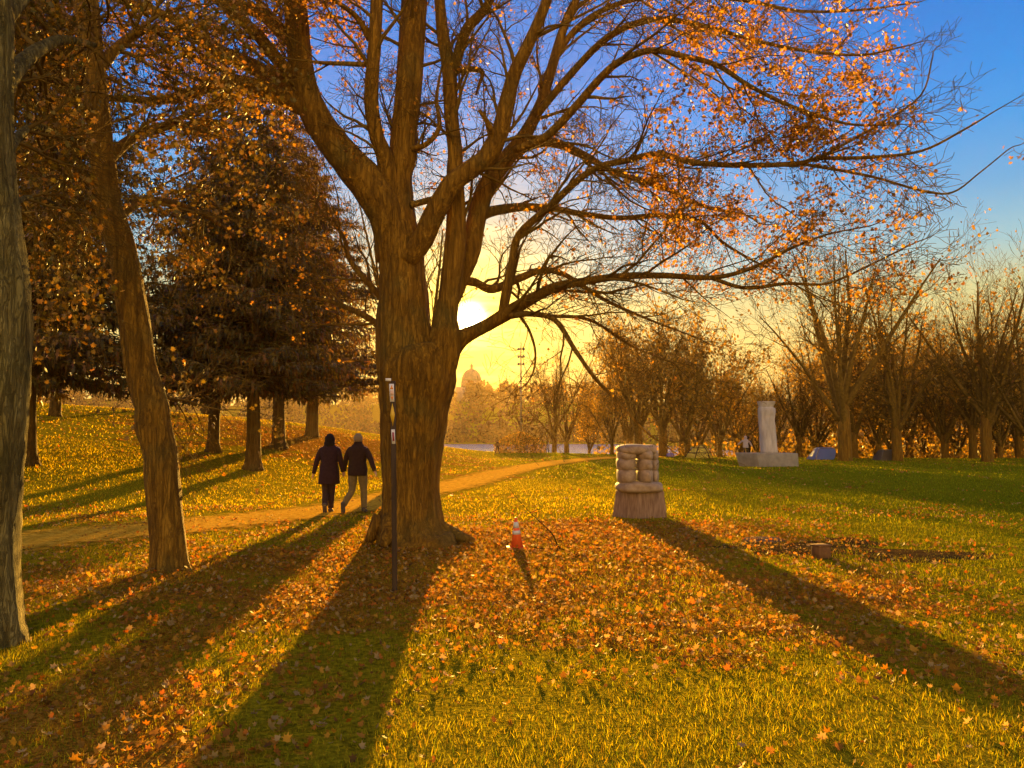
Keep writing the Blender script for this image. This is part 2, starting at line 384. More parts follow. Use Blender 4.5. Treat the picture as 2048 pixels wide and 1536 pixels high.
def build_water():
    m, nt, N, L, p = mat('lake_water'); p.inputs['Base Color'].default_value = (.22, .24, .30, 1); p.inputs['Roughness'].default_value = .16
    p.inputs['Specular IOR Level'].default_value = .8
    tc = N.new('ShaderNodeTexCoord'); mp = N.new('ShaderNodeMapping'); mp.inputs['Scale'].default_value = (.6, 1.6, 1); L.new(tc.outputs['Object'], mp.inputs[0])
    n = N.new('ShaderNodeTexNoise'); n.inputs['Scale'].default_value = 1.5; n.inputs['Detail'].default_value = 5; L.new(mp.outputs[0], n.inputs[0])
    b = N.new('ShaderNodeBump'); b.inputs['Distance'].default_value = .35; b.inputs['Strength'].default_value = 1; L.new(n.outputs[0], b.inputs['Height']); L.new(b.outputs[0], p.inputs['Normal'])
    V = [(-115, 86, WATER), (56, 86, WATER), (56, 299, WATER), (-115, 299, WATER)]
    o = link('lake_water', arrays_mesh('lake', V, [[(0, 1, 2, 3)]]), m); tag(o, kind='structure')
build_water()

# ------------------------------------------------------------------ scattered small faces (leaves, needles, blades)
def rot_mats(yaw, pitch, roll):
    cy, sy, cp, sp_, cr_, sr = np.cos(yaw), np.sin(yaw), np.cos(pitch), np.sin(pitch), np.cos(roll), np.sin(roll)
    Rz = np.zeros((len(yaw), 3, 3)); Rz[:, 0, 0] = cy; Rz[:, 0, 1] = -sy; Rz[:, 1, 0] = sy; Rz[:, 1, 1] = cy; Rz[:, 2, 2] = 1
    Rx = np.zeros_like(Rz); Rx[:, 0, 0] = 1; Rx[:, 1, 1] = cp; Rx[:, 1, 2] = -sp_; Rx[:, 2, 1] = sp_; Rx[:, 2, 2] = cp
    Ry = np.zeros_like(Rz); Ry[:, 1, 1] = 1; Ry[:, 0, 0] = cr_; Ry[:, 0, 2] = sr; Ry[:, 2, 0] = -sr; Ry[:, 2, 2] = cr_
    return Rz @ Rx @ Ry
def scatter(name, tv, tf, pos, rm, sc, col, material, parent=None, smooth=False):
    pos = np.asarray(pos, float); n = len(pos); tv = np.asarray(tv, float); k = len(tv)
    sc = np.asarray(sc, float); sc = sc[:, None, None] if sc.ndim == 1 else sc[:, None, :]
    V = np.einsum('nij,nkj->nki', rm, tv[None] * sc) + pos[:, None, :]
    off = (np.arange(n) * k)[:, None, None]
    Fs = [(np.asarray(f)[None] + off).reshape(-1, len(f[0])) for f in tf]
    c = np.repeat(np.asarray(col), k, axis=0)
    return link(name, arrays_mesh(name, V.reshape(-1, 3), Fs, c, smooth), material, parent)
def palette(n, cols, var=.25):
    cols = np.array(cols); w = rng.random((n, 1)); i = rng.integers(0, len(cols), n); j = rng.integers(0, len(cols), n)
    return (cols[i] * w + cols[j] * (1 - w)) * (1 + var * (rng.random((n, 1)) * 2 - 1))
# maple leaf: lobed outline round a centre, cupped
def leaf_shape(curl=.25):
    out = [(0, -.55), (.12, -.25), (.45, -.35), (.34, -.05), (.62, .15), (.30, .22), (.22, .42), (0, .62), (-.22, .42), (-.30, .22), (-.62, .15), (-.34, -.05), (-.45, -.35), (-.12, -.25)]
    V = [(0, 0, 0)] + [(x, y, curl * (x * x * 1.3 + y * y) + .05 * math.sin(9 * x + 5 * y)) for x, y in out]
    return V, [[(0, i, i % 14 + 1) for i in range(1, 15)]]
LEAF_V, LEAF_F = leaf_shape()
SIMP_V = [(0, -.5, 0), (.45, -.1, .12), (.2, .45, -.02), (0, .6, .08), (-.25, .4, .1), (-.45, -.15, .02)]
SIMP_F = [[(0, 1, 2), (0, 2, 3), (0, 3, 4), (0, 4, 5)]]
ORANGE = [(.38, .16, .010), (.50, .25, .012), (.24, .10, .007), (.50, .29, .018), (.15, .065, .007)]
GOLD = [(.40, .24, .012), (.30, .17, .010), (.20, .12, .006), (.46, .24, .012), (.15, .10, .006)]
OLIVE = [(.17, .12, .008), (.25, .15, .012), (.12, .065, .006), (.34, .17, .012), (.09, .08, .006)]

def build_litter():
    xs, ys, ss = [], [], []
    for (n, y0, y1, s0, s1) in ((11000, 3.0, 8.5, .020, .054), (20000, 8.5, 18, .028, .058), (20000, 18, 62, .05, .10)):
        y = y0 + (y1 - y0) * rng.random(n * 3) ** .8; x = (rng.random(n * 3) * 2 - 1) * (y * .80 + 3.0)
        keep = rng.random(n * 3) < litter(x, y) * (1.0 if y1 < 20 else .8); x, y = x[keep][:n], y[keep][:n]
        d = path_dist(x, y); kp = (d > HW * .9) | (rng.random(len(x)) < .42); x, y = x[kp], y[kp]
        xs.append(x); ys.append(y); ss.append(s0 + (s1 - s0) * rng.random(len(x)) ** 1.3 * (1 + .5 * (rng.random(len(x)) < .12)))
    x, y, s = map(np.concatenate, (xs, ys, ss)); n = len(x)
    z = H(x, y) + .016 + .035 * rng.random(n) * (y < 20)
    rm = rot_mats(rng.random(n) * 6.28, rng.normal(0, .6, n), rng.normal(0, .6, n))
    col = palette(n, [(.34, .15, .010), (.50, .25, .014), (.20, .08, .006), (.32, .18, .012), (.13, .06, .006), (.30, .15, .008), (.46, .13, .006)])
    pale = rng.random(n) < .20; col[pale] = palette(int(pale.sum()), [(.34, .22, .07), (.42, .28, .10)])
    near = y < 14
    scn = lambda m: np.stack([s[m], s[m], s[m] * (.3 + 2.6 * rng.random(m.sum()))], 1)
    P3 = np.stack([x, y, z], 1)
    o = scatter('fallen_leaves', LEAF_V, LEAF_F, P3[near], rm[near], scn(near), col[near], M_LITTER); tag(o, 'curled orange and brown maple leaves lying over the near grass', 'leaves', kind='stuff')
    o = scatter('distant_fallen_leaves', SIMP_V, SIMP_F, P3[~near], rm[~near], scn(~near), col[~near], M_LITTER); tag(o, 'carpet of orange leaves farther off on the lawn and the bank', 'leaves', kind='stuff')
build_litter()

def build_grass():
    BV = [(-.5, 0, 0), (.5, 0, 0), (-.36, .10, .55), (.36, .10, .55), (0, .34, 1.0)]; BF = [[(0, 1, 3, 2)], [(2, 3, 4)]]
    xs, ys, ws, hs = [], [], [], []
    for (n, y0, y1, w, h) in ((240000, 2.8, 7.5, .0038, .042), (190000, 7.5, 14, .0065, .046), (125000, 14, 30, .015, .06), (78000, 30, 78, .04, .075)):
        y = y0 + (y1 - y0) * rng.random(n) ** .85; x = (rng.random(n) * 2 - 1) * (y * .80 + 3.2)
        kp = (rng.random(n) > np.where(y > 19, .95, .45) * litter(x, y)) & (rng.random(n) < .02 + 1.1 * vnoise(x, y, .33) + .6 * vnoise(x + 5, y, 1.3))
        d = path_dist(x, y); kp &= (d > HW * (.8 + .5 * vnoise(x, y, .7))) | (rng.random(n) < .06); x, y = x[kp], y[kp]
        xs.append(x); ys.append(y); ws.append(np.full(len(x), w)); hs.append(h * (.35 + .9 * rng.random(len(x))) * (.6 + .8 * vnoise(x + 9, y, .45)))
    x, y, w, h = map(np.concatenate, (xs, ys, ws, hs)); n = len(x)
    z = H(x, y) - .004
    rm = rot_mats(rng.random(n) * 6.28, rng.normal(.15, .55, n), rng.normal(0, .35, n))
    col = palette(n, [(.17, .18, .007), (.27, .25, .009), (.10, .14, .005), (.38, .30, .013), (.24, .15, .010), (.14, .10, .008)], .4)
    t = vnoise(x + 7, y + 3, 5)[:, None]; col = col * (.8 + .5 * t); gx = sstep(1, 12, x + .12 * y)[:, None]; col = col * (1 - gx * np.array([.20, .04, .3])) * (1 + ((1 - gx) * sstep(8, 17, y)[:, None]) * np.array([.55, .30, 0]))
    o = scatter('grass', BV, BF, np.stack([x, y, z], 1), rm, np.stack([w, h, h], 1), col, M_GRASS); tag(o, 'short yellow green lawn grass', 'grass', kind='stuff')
build_grass()

# ------------------------------------------------------------------ branching
def grow(B, tips, p, d, L, r, lvl, par, px=None):
    """one branch with its side branches; tips collects (point, direction)"""
    seg = par['seg'][lvl]; pts = [p.copy()]; rad = [r]; d = d.normalized(); wob = par['wob'][lvl]; st = L / seg
    for i in range(seg):
        d = (d + Vector((R.gauss(0, wob), R.gauss(0, wob), R.gauss(0, wob))) + Vector(par['trop'][lvl])).normalized()
        pts.append(pts[-1] + d * st); rad.append(max(par.get('rmin', .0025), r * (1 - (i + 1) / seg * par.get('taper', .78))))
    B.tube(pts, rad, par['sides'][lvl], cap=False)
    last = lvl + 1 >= len(par['seg'])
    if last or lvl >= par.get('tiplvl', 99):
        for q in pts[1:]: tips.append((q, d.copy()))
    if last: return
    for k in range(par['n'][lvl]):
        t = par['t0'][lvl] + (1 - par['t0'][lvl]) * (k + R.random()) / par['n'][lvl]
        f = min(t * seg, seg - .001); i = int(f); q = pts[i].lerp(pts[i + 1], f - i); ax = (pts[i + 1] - pts[i]).normalized()
        rv = Vector((R.gauss(0, 1), R.gauss(0, 1), R.gauss(0, 1))); rv = (rv - ax * rv.dot(ax)).normalized()
        sp = par['spread'][lvl]; nd = (ax * math.cos(sp) + rv * math.sin(sp)).normalized()
        rr = (rad[i] * (1 - (f - i)) + rad[i + 1] * (f - i)) * par['rk'][lvl]
        grow(B, tips, q, nd, par['len'][lvl] * (1.15 - .6 * t) * R.uniform(.6, 1.25), rr, lvl + 1, par)

def smooth_line(pts, n=4):
    return catmull(pts, n)

def tips_leaves(name, tips, prob, per, size, cols, material, parent, shape='leaf', spreadr=.08, region=None, origin=(0, 0, 0)):
    pos, si = [], []
    for p, d in tips:
        pr = prob(p) if callable(prob) else prob
        if R.random() < pr:
            for _ in range(per if isinstance(per, int) else per(p)):
                pos.append((p.x + R.gauss(0, spreadr), p.y + R.gauss(0, spreadr), p.z + R.gauss(0, spreadr) - spreadr * .5)); si.append(size * R.uniform(.6, 1.3))
    n = len(pos); pos = np.array(pos) - np.array(origin)
    tv, tf = (LEAF_V, LEAF_F) if shape == 'leaf' else (SIMP_V, SIMP_F)
    rm = rot_mats(rng.random(n) * 6.28, rng.normal(1.0, .7, n), rng.normal(0, .7, n))
    s = np.array(si); s3 = np.stack([s, s, s * (.3 + 2 * rng.random(n))], 1)
    return scatter(name, tv, tf, pos, rm, s3, palette(n, cols, .35), material, parent)

# ------------------------------------------------------------------ the big maple in the middle
D0 = 11.8
SLIM = {'a': .86, 'e': .84, 'l': .84, 'f': .9, 'b': .95, 'a2': .85, 'a3': .85, 'a4': .85, 'a5': .85, 'k': .9, 'h': .9}
def limb_pts(spec):
    """spec rows (px, py, width px, depth)"""
    c = catmull([tuple(P(a, b, d)) + (w * d / F_PX / 2,) for a, b, w, d in spec], 5)
    return [Vector(q[:3]) for q in c], [max(.003, q[3]) for q in c]
def edges(rows, d):                          # rows (y, xl, xr)
    return [((a + b) / 2, y, (b - a), d) for y, a, b in rows]

LIMBS = {}
d = D0
LIMBS['stem_c'] = edges([(760, 756, 880), (700, 752, 872), (640, 753, 860), (600, 756, 856), (547, 758, 850), (500, 754, 848), (460, 748, 838), (420, 752, 830), (380, 765, 826), (350, 772, 825), (312, 779, 834)], d) + \
    [(807, 273, 54, d), (817, 176, 54, d), (824, 78, 54, d + .1), (829, 0, 53, d + .2), (836, -150, 44, d + .4), (850, -330, 34, d + .6), (850, -520, 22, d + .6)]
LIMBS['stem_d'] = edges([(800, 800, 890), (760, 826, 904), (720, 840, 918), (690, 852, 922), (660, 862, 920), (640, 868, 915), (600, 876, 919), (547, 882, 926), (500, 887, 932), (430, 893, 932), (352, 893, 927), (300, 895, 925), (234, 888, 917)], d - .1) + \
    [(898, 137, 30, d), (887, 78, 26, d), (879, 0, 22, d), (862, -160, 16, d + .2), (860, -300, 8, d + .2)]
LIMBS['a'] = [(792, 520, 90, d), (778, 440, 92, d - .1), (742, 375, 90, d - .2), (694, 318, 80, d - .3), (648, 262, 72, d - .3), (620, 210, 68, d - .3), (604, 150, 62, d - .3), (597, 90, 57, d - .3), (592, 20, 56, d - .3), (588, -80, 48, d), (600, -220, 34, d), (620, -400, 20, d)]
LIMBS['a2'] = [(625, 225, 40, d - .3), (585, 205, 42, d - .4), (547, 188, 40, d - .5), (495, 168, 36, d - .7), (444, 165, 30, d - .9), (376, 190, 24, d - 1.1), (308, 202, 20, d - 1.3), (222, 197, 14, d - 1.5), (150, 220, 7, d - 1.7)]
LIMBS['a3'] = [(607, 200, 36, d - .3), (564, 168, 40, d - .2), (500, 130, 38, d), (444, 106, 34, d + .2), (400, 76, 30, d + .4), (342, 36, 24, d + .7), (240, 0, 20, d + 1), (150, -40, 12, d + 1.3)]
LIMBS['a4'] = [(600, 160, 30, d - .3), (560, 125, 30, d - .5), (520, 75, 30, d - .7), (495, 51, 28, d - .8), (437, 0, 26, d - 1), (380, -50, 20, d - 1.3), (300, -110, 10, d - 1.6)]
LIMBS['a5'] = [(596, 95, 34, d - .3), (560, 60, 34, d - .1), (520, 25, 32, d), (470, 10, 30, d + .2), (400, -20, 20, d + .5), (320, -90, 10, d + .8)]
LIMBS['b'] = [(785, 400, 44, d - .1), (775, 350, 42, d - .2), (768, 310, 36, d - .3), (752, 265, 32, d - .4), (742, 195, 31, d - .5), (750, 78, 28, d - .6), (754, 0, 27, d - .6), (758, -120, 20, d - .7), (770, -260, 10, d - .8)]
LIMBS['e'] = [(815, 520, 52, d - .2), (845, 478, 54, d - .3), (868, 430, 52, d - .4), (905, 368, 50, d - .5), (942, 338, 46, d - .5), (975, 312, 48, d - .5), (1000, 264, 43, d - .6), (1014, 205, 39, d - .7), (1028, 150, 34, d - .8), (1062, 78, 29, d - .9), (1094, 0, 25, d - 1), (1130, -120, 17, d - 1.1), (1170, -260, 9, d - 1.2)]
LIMBS['f'] = [(905, 600, 36, d + .1), (925, 545, 40, d + .2), (943, 500, 42, d + .2), (955, 430, 44, d + .3), (974, 371, 42, d + .3), (1012, 320, 38, d + .4), (1048, 273, 32, d + .4), (1078, 215, 26, d + .5), (1098, 156, 24, d + .6), (1126, 60, 20, d + .7), (1152, 0, 17, d + .8), (1190, -120, 10, d + .9)]
LIMBS['g'] = [(1010, 318, 26, d + .4), (1048, 293, 26, d + .6), (1101, 284, 20, d + .9), (1164, 308, 15, d + 1.2), (1230, 345, 12, d + 1.5), (1320, 372, 10, d + 1.8), (1400, 410, 8, d + 2.1), (1490, 430, 5, d + 2.3)]
LIMBS['h'] = [(1030, 300, 18, d - .5), (1090, 275, 20, d - .8), (1150, 215, 19, d - 1.1), (1200, 157, 18, d - 1.4), (1241, 122, 17, d - 1.6), (1303, 101, 15, d - 1.8), (1366, 112, 13, d - 2), (1432, 130, 12, d - 2.2), (1490, 166, 10, d - 2.3), (1552, 199, 9, d - 2.4), (1614, 224, 8, d - 2.5), (1697, 248, 6, d - 2.6), (1770, 250, 4, d - 2.7)]
LIMBS['h2'] = [(1070, 235, 16, d - .1), (1140, 150, 15, d - .3), (1215, 75, 14, d - .5), (1300, 40, 12, d - .7), (1400, 50, 10, d - .8), (1500, 78, 8, d - .9), (1600, 100, 7, d - 1), (1720, 110, 5, d - 1.1), (1820, 90, 3, d - 1.2)]
LIMBS['h3'] = [(1098, 140, 14, d + .6), (1150, 60, 13, d + .7), (1230, 10, 11, d + .8), (1340, -10, 9, d + 1), (1480, 0, 8, d + 1.1), (1600, 22, 6, d + 1.2), (1720, 20, 5, d + 1.2), (1830, 5, 3, d + 1.2)]
LIMBS['l'] = [(860, 765, 60, d + .1), (885, 715, 66, d + .08), (916, 682, 46, d + .04), (942, 667, 35, d), (975, 650, 31, d - .1), (1012, 628, 34, d - .2), (1060, 600, 28, d - .3), (1112, 574, 24, d - .5), (1180, 561, 19, d - .6), (1240, 553, 17, d - .7), (1324, 551, 15, d - .9), (1428, 555, 12, d - 1.2), (1510, 534, 9, d - 1.5), (1573, 501, 7, d - 1.7), (1650, 470, 5, d - 1.9), (1740, 452, 3, d - 2)]
LIMBS['l2'] = [(1420, 555, 9, d - 1.2), (1490, 576, 8, d - 1.3), (1573, 567, 7, d - 1.4), (1655, 567, 5, d - 1.5), (1740, 530, 4, d - 1.6), (1820, 490, 3, d - 1.7)]
LIMBS['k'] = [(1006, 632, 24, d - .2), (1010, 590, 19, d - .25), (1024, 525, 18, d - .3), (1039, 469, 18, d - .4), (1101, 412, 17, d - .7), (1156, 360, 16, d - 1), (1200, 333, 15, d - 1.2), (1250, 322, 14, d - 1.4), (1316, 308, 14, d - 1.6), (1386, 325, 13, d - 1.8), (1490, 331, 12, d - 2), (1593, 327, 11, d - 2.2), (1639, 317, 9, d - 2.3), (1738, 315, 8, d - 2.5), (1842, 302, 6, d - 2.6), (1925, 261, 5, d - 2.7), (1990, 222, 3, d - 2.8)]
LIMBS['k2'] = [(1600, 327, 7, d - 2.2), (1738, 352, 6, d - 2.3), (1842, 381, 5, d - 2.4), (1904, 385, 4, d - 2.4), (1960, 345, 3, d - 2.5), (2015, 300, 2.5, d - 2.5)]
LIMBS['k3'] = [(1639, 315, 6, d - 2.3), (1700, 282, 6, d - 2.3), (1759, 248, 5, d - 2.2), (1842, 190, 4, d - 2.1), (1866, 110, 3, d - 2.0)]
LIMBS['n'] = [(915, 560, 20, d + .2), (950, 565, 18, d + .3), (985, 578, 18, d + .5), (1040, 556, 16, d + .8), (1090, 540, 13, d + 1), (1140, 555, 10, d + 1.2), (1210, 600, 8, d + 1.4), (1300, 640, 5, d + 1.6), (1380, 670, 3, d + 1.7)]
LIMBS['o'] = [(950, 440, 24, d + .3), (980, 424, 22, d + .4), (1047, 414, 17, d + .6), (1110, 418, 14, d + .9), (1164, 428, 12, d + 1.1), (1242, 436, 10, d + 1.3), (1320, 430, 9, d + 1.5), (1399, 442, 7, d + 1.7), (1450, 488, 6, d + 1.8), (1540, 540, 4, d + 2), (1640, 600, 3, d + 2.1)]
LIMBS['m'] = [(1020, 632, 14, d - .3), (1060, 628, 12, d - .5), (1110, 640, 11, d - .8), (1150, 700, 10, d - 1), (1190, 756, 8, d - 1.2), (1232, 800, 6, d - 1.3), (1290, 862, 4, d - 1.4), (1330, 890, 2.5, d - 1.4)]
LIMBS['m2'] = [(1040, 628, 10, d - .3), (1100, 632, 8, d), (1180, 640, 7, d + .2), (1260, 690, 5, d + .4), (1330, 720, 3, d + .5)]
LIMBS['m3'] = [(1040, 632, 7, d - .3), (1058, 660, 6, d - .4), (1070, 700, 5, d - .5), (1068, 740, 4, d - .5), (1052, 770, 2.5, d - .5)]
LIMBS['p'] = [(775, 610, 16, d + .3), (740, 570, 13, d + .4), (700, 520, 11, d + .5), (685, 470, 8, d + .6), (640, 420, 5, d + .7)]
LIMBS['q'] = [(775, 670, 18, d + .3), (740, 638, 14, d + .5), (700, 618, 11, d + .7), (650, 600, 8, d + .9), (580, 590, 5, d + 1.1)]
LIMBS['s'] = [(806, 300, 12, d), (850, 290, 12, d - .3), (878, 255, 10, d - .3), (873, 200, 8, d - .4), (880, 150, 5, d - .4)]
LIMBS['t'] = [(822, 410, 14, d - .2), (860, 400, 14, d), (900, 392, 10, d + .2)]
LIMBS['u'] = [(990, 280, 14, d - .6), (975, 245, 11, d - .8), (958, 220, 8, d - .9)]
LIMBS['v'] = [(905, 150, 22, d), (930, 65, 22, d - .2), (955, 35, 20, d - .3), (975, 10, 18, d - .4), (1010, -60, 12, d - .5)]
LIMBS['w'] = [(898, 145, 12, d), (940, 138, 13, d + .2), (965, 145, 10, d + .3), (958, 170, 7, d + .3), (952, 190, 5, d + .3)]
LIMBS['x'] = [(745, 130, 10, d - .5), (700, 128, 10, d - .7), (650, 126, 8, d - .9), (615, 122, 5, d - 1)]
LIMBS['y'] = [(740, 80, 14, d - .5), (718, 40, 12, d - .6), (690, 15, 10, d - .8), (650, -10, 8, d - 1)]

def big_maple():
    base = G(820, 1066); base.y = D0
    root = empty('maple_tree', base, 'huge many-stemmed maple in the middle, half bare with orange leaves, sun shining in its fork', 'tree')
    O = base
    B = TB()
    rows = [(1112, 728, 935), (1096, 738, 925), (1080, 748, 905), (1062, 754, 893), (1040, 760, 886), (1000, 765, 879), (950, 765, 878), (900, 763, 884), (850, 763, 892), (800, 760, 901), (760, 757, 912), (725, 757, 908), (700, 764, 890), (688, 790, 860)]
    c = catmull([tuple(P((a + b) / 2, y, D0)) + ((b - a) * D0 / F_PX / 2,) for y, a, b in rows], 4)
    def rf(i, th):
        fl = max(0, 1 - i / 14.0)
        return 1 + .16 * fl ** 2 * math.sin(5 * th + .7) + .022 * math.sin(9 * th + i * .11) + .016 * math.sin(17 * th - i * .17) + .02 * R.uniform(-1, 1)
    B.tube([Vector(q[:3]) for q in c], [q[3] for q in c], 44, rf=rf)
    for th, ln in ((-.12, .9), (1.0, .6), (2.4, .5), (3.5, .25), (4.5, .4), (5.4, .5)):       # roots running out of the flare
        q0 = Vector((O.x, D0, .28)); dr = Vector((math.cos(th), math.sin(th), 0))
        pts = [q0 + dr * (.24 + .08 * k * ln / .6 + .38 * ln * k / 5) + Vector((0, 0, .06 - .062 * k)) for k in range(6)]
        B.tube(pts, [.21 * (1 - k / 6.5) for k in range(6)], 10)
    for k in ('stem_c', 'stem_d'):
        pts, rad = limb_pts(LIMBS[k]); B.tube(pts, rad, 22, rf=lambda i, th: 1 + .03 * math.sin(7 * th + i * .3) + .02 * R.uniform(-1, 1))
    B.build('trunk', M_BARK, root, origin=O)
    # limbs, each a part
    T = TB(); tips = []
    thick = {'a', 'e', 'f', 'b', 'a2', 'a3', 'a4', 'a5', 'l', 'k', 'h', 'g', 'n', 'o', 'v', 'h2', 'h3', 'k2', 'k3', 'l2', 'm', 'm2', 'p', 'q'}
    for k, spec in LIMBS.items():
        pts, rad = limb_pts(spec); rad = [q * SLIM.get(k, 1) for q in rad]
        if k not in ('stem_c', 'stem_d'):
            b = TB(); b.tube(pts, rad, 14 if rad[0] > .08 else 8, rf=lambda i, th: 1 + .035 * math.sin(5 * th + i * .4) + .03 * R.uniform(-1, 1))
            b.build('limb', M_BARK, root, origin=O)
        if k in ('t', 'u', 'w'): continue
        right = k in ('l', 'k', 'h', 'g', 'n', 'o', 'h2', 'h3', 'k2', 'k3', 'l2', 'm', 'm2', 'm3', 'f')
        par = dict(seg=[6, 5, 4, 3], wob=[.14, .17, .2, .22], trop=[(.05 if right else -.03, 0, .02), (.03 if right else 0, 0, -.01), (0, 0, .03), (0, 0, .05)],
                   n=[5, 4, 3], t0=[.2, .15, .15], spread=[.75, .75, .8], rk=[.55, .6, .6], len=[.85, .5, .28], sides=[5, 4, 3, 3], tiplvl=2, rmin=.0036)
        nseg = len(pts) - 1; s0 = int(nseg * (.5 if k in ('stem_c', 'stem_d', 'a') else .28 if rad[0] > .1 else .15))
        length = sum((pts[i + 1] - pts[i]).length for i in range(s0, nseg))
        cnt = max(3, int(length * (3.4 if right else 3.2)))
        if k in ('k', 'k2', 'k3'): cnt = int(cnt * 1.35)
        if k in ('e', 'f', 'stem_d', 'stem_c', 'b'): cnt = int(cnt * .95)
        for j in range(cnt):
            f = s0 + (nseg - s0) * (j + R.random()) / cnt; i = min(int(f), nseg - 1); q = pts[i].lerp(pts[i + 1], f - i); ax = (pts[i + 1] - pts[i]).normalized()
            rv = Vector((R.gauss(0, 1), R.gauss(0, 1), R.gauss(0, 1) - (.25 if right else 0))); rv = (rv - ax * rv.dot(ax)).normalized()
            rr = min(.035, rad[i] * R.uniform(.3, .55)); L_ = R.uniform(.7, 1.9) * (1.0 if rad[i] > .03 else .75)
            sp = R.uniform(.5, .95)
            if q.z > 12.5: continue
            if q.x / q.y > .47: L_ *= .62
            if q.x / q.y > .53 and R.random() < .12: continue
            if q.x / q.y > .55 and q.z / q.y > .50: continue
            grow(T, tips, q, ax * math.cos(sp) + rv * math.sin(sp), L_, max(.006, rr), 0 if L_ > .95 else 1, par)
        q = pts[-1]; grow(T, tips, q, pts[-1] - pts[-3], .8 if q.x / q.y < .45 else .45, max(.006, rad[-1]), 1, par)
    T.build('twigs', M_TWIG, root, origin=O)
    def prob(p):
        u = CX + F_PX * p.x / p.y; v = HOR - F_PX * (p.z - CAMH) / p.y
        n = vnoise(p.x * 1.0 + p.z * .6, p.z * 1.0, .42)
        if u > 1300: b = .30 if v < 480 else .17
        elif u > 1000: b = .035 if v < 560 else .02
        elif u > 720: b = .03
        else: b = .30 if v < 320 else .055
        if v > 600 and u > 950: b = .008
        if v > 800: b = 0
        b *= 1 if u < 1870 else (0 if v < 215 else .5)
        b += .012 if u > 1000 and v < 600 else 0
        return b * (2.2 * n) ** 2 * .55
    o = tips_leaves('crown', tips, prob, 3, .048, ORANGE, M_LEAF, root, spreadr=.05, origin=O)
    return len(T.F), len(tips), len(o.data.polygons)
print('maple', big_maple())

# ------------------------------------------------------------------ the two near trunks at the picture's edge
def side_tree(spec, base, label, limbs, bark, leafcols, leafp, leafsize, origin_depth):
    root = empty('maple_tree', base, label, 'tree'); O = base
    pts, rad = limb_pts(spec); B = TB()
    fl = lambda i, th: 1 + .12 * max(0, 1 - i / 9.0) * math.sin(4 * th) + .03 * math.sin(8 * th + .2 * i) + .025 * R.uniform(-1, 1)
    B.tube(pts, rad, 30, rf=fl); B.build('trunk', bark, root, origin=O)
    T = TB(); tips = []
    par = dict(seg=[6, 5, 4], wob=[.14, .17, .2], trop=[(0, 0, -.02), (0, 0, -.03), (0, 0, -.02)], n=[6, 5], t0=[.15, .1], spread=[.7, .75],
               rk=[.6, .6], len=[1.1, .6], sides=[6, 4, 3], tiplvl=1, rmin=.003)
    for ls in limbs:
        lp, lr = limb_pts(ls); b = TB(); b.tube(lp, lr, 10); b.build('limb', bark, root, origin=O)
        n = len(lp) - 1
        for j in range(9):
            f = n * (.2 + .8 * (j + R.random()) / 9); i = min(int(f), n - 1); ax = (lp[i + 1] - lp[i]).normalized()
            rv = Vector((R.gauss(0, 1), R.gauss(0, 1), R.gauss(0, 1))); rv = (rv - ax * rv.dot(ax)).normalized()
            grow(T, tips, lp[i], ax * .75 + rv * .66, R.uniform(.8, 1.6), max(.008, lr[i] * .5), 0, par)
    T.build('twigs', M_TWIG, root, origin=O)
    tips_leaves('crown', tips, leafp, 3, leafsize, leafcols, M_LEAFD, root, spreadr=.09, origin=O)

b1 = G(338, 1140); dl = b1.y
def before_trunk(p):                          # keeps leaves from hanging right in front of the leaning trunk
    return p.y < dl + .6 and abs(CX + F_PX * p.x / p.y - np.interp(HOR - F_PX * (p.z - CAMH) / p.y, [0, 171, 400, 580, 812], [172, 190, 214, 258, 303])) < 44
side_tree([(340, 1165, 92, dl), (338, 1138, 76, dl), (337, 1098, 68, dl), (332, 1040, 64, dl), (324, 950, 64, dl), (320, 900, 62, dl), (306, 850, 66, dl), (303, 812, 64, dl), (281, 734, 60, dl), (271, 656, 58, dl), (258, 580, 56, dl), (244, 500, 54, dl), (226, 440, 52, dl), (214, 400, 52, dl), (205, 320, 48, dl), (197, 239, 46, dl), (190, 171, 44, dl), (180, 80, 46, dl), (172, 0, 46, dl), (160, -120, 40, dl), (150, -300, 28, dl), (150, -420, 12, dl)],
          b1, 'slim leaning maple with a crooked scaly trunk standing beside the dirt path',
          [[(205, 330, 26, dl), (260, 280, 20, dl + .4), (330, 250, 14, dl + .9), (420, 250, 8, dl + 1.3)],
           [(196, 250, 26, dl), (140, 190, 22, dl - .4), (80, 140, 16, dl - .8), (20, 120, 8, dl - 1.2)],
           [(188, 150, 26, dl), (230, 100, 22, dl + .3), (290, 60, 16, dl + .6), (360, 60, 8, dl + .8)],
           [(180, 90, 24, dl), (140, 40, 20, dl + .5), (90, 20, 14, dl + .9), (30, 20, 8, dl + 1)],
           [(230, 440, 18, dl), (300, 400, 14, dl + .8), (390, 420, 10, dl + 2), (470, 470, 6, dl + 3)],
           [(222, 420, 16, dl), (170, 360, 13, dl + .4), (110, 320, 9, dl + .8), (60, 320, 5, dl + 1)],
           [(280, 730, 10, dl), (330, 790, 8, dl + .6), (365, 800, 6, dl + 1), (410, 780, 4, dl + 1.4)]],
          M_BARK, OLIVE + OLIVE[:3] + ORANGE[:1], lambda p: 0 if before_trunk(p) else (.30 if p.z > 4.6 else .07) * (2 * vnoise(p.x + p.y, p.z, .5)) ** 2 * .8, .062, dl)
b2 = G(15, 1290); df = b2.y
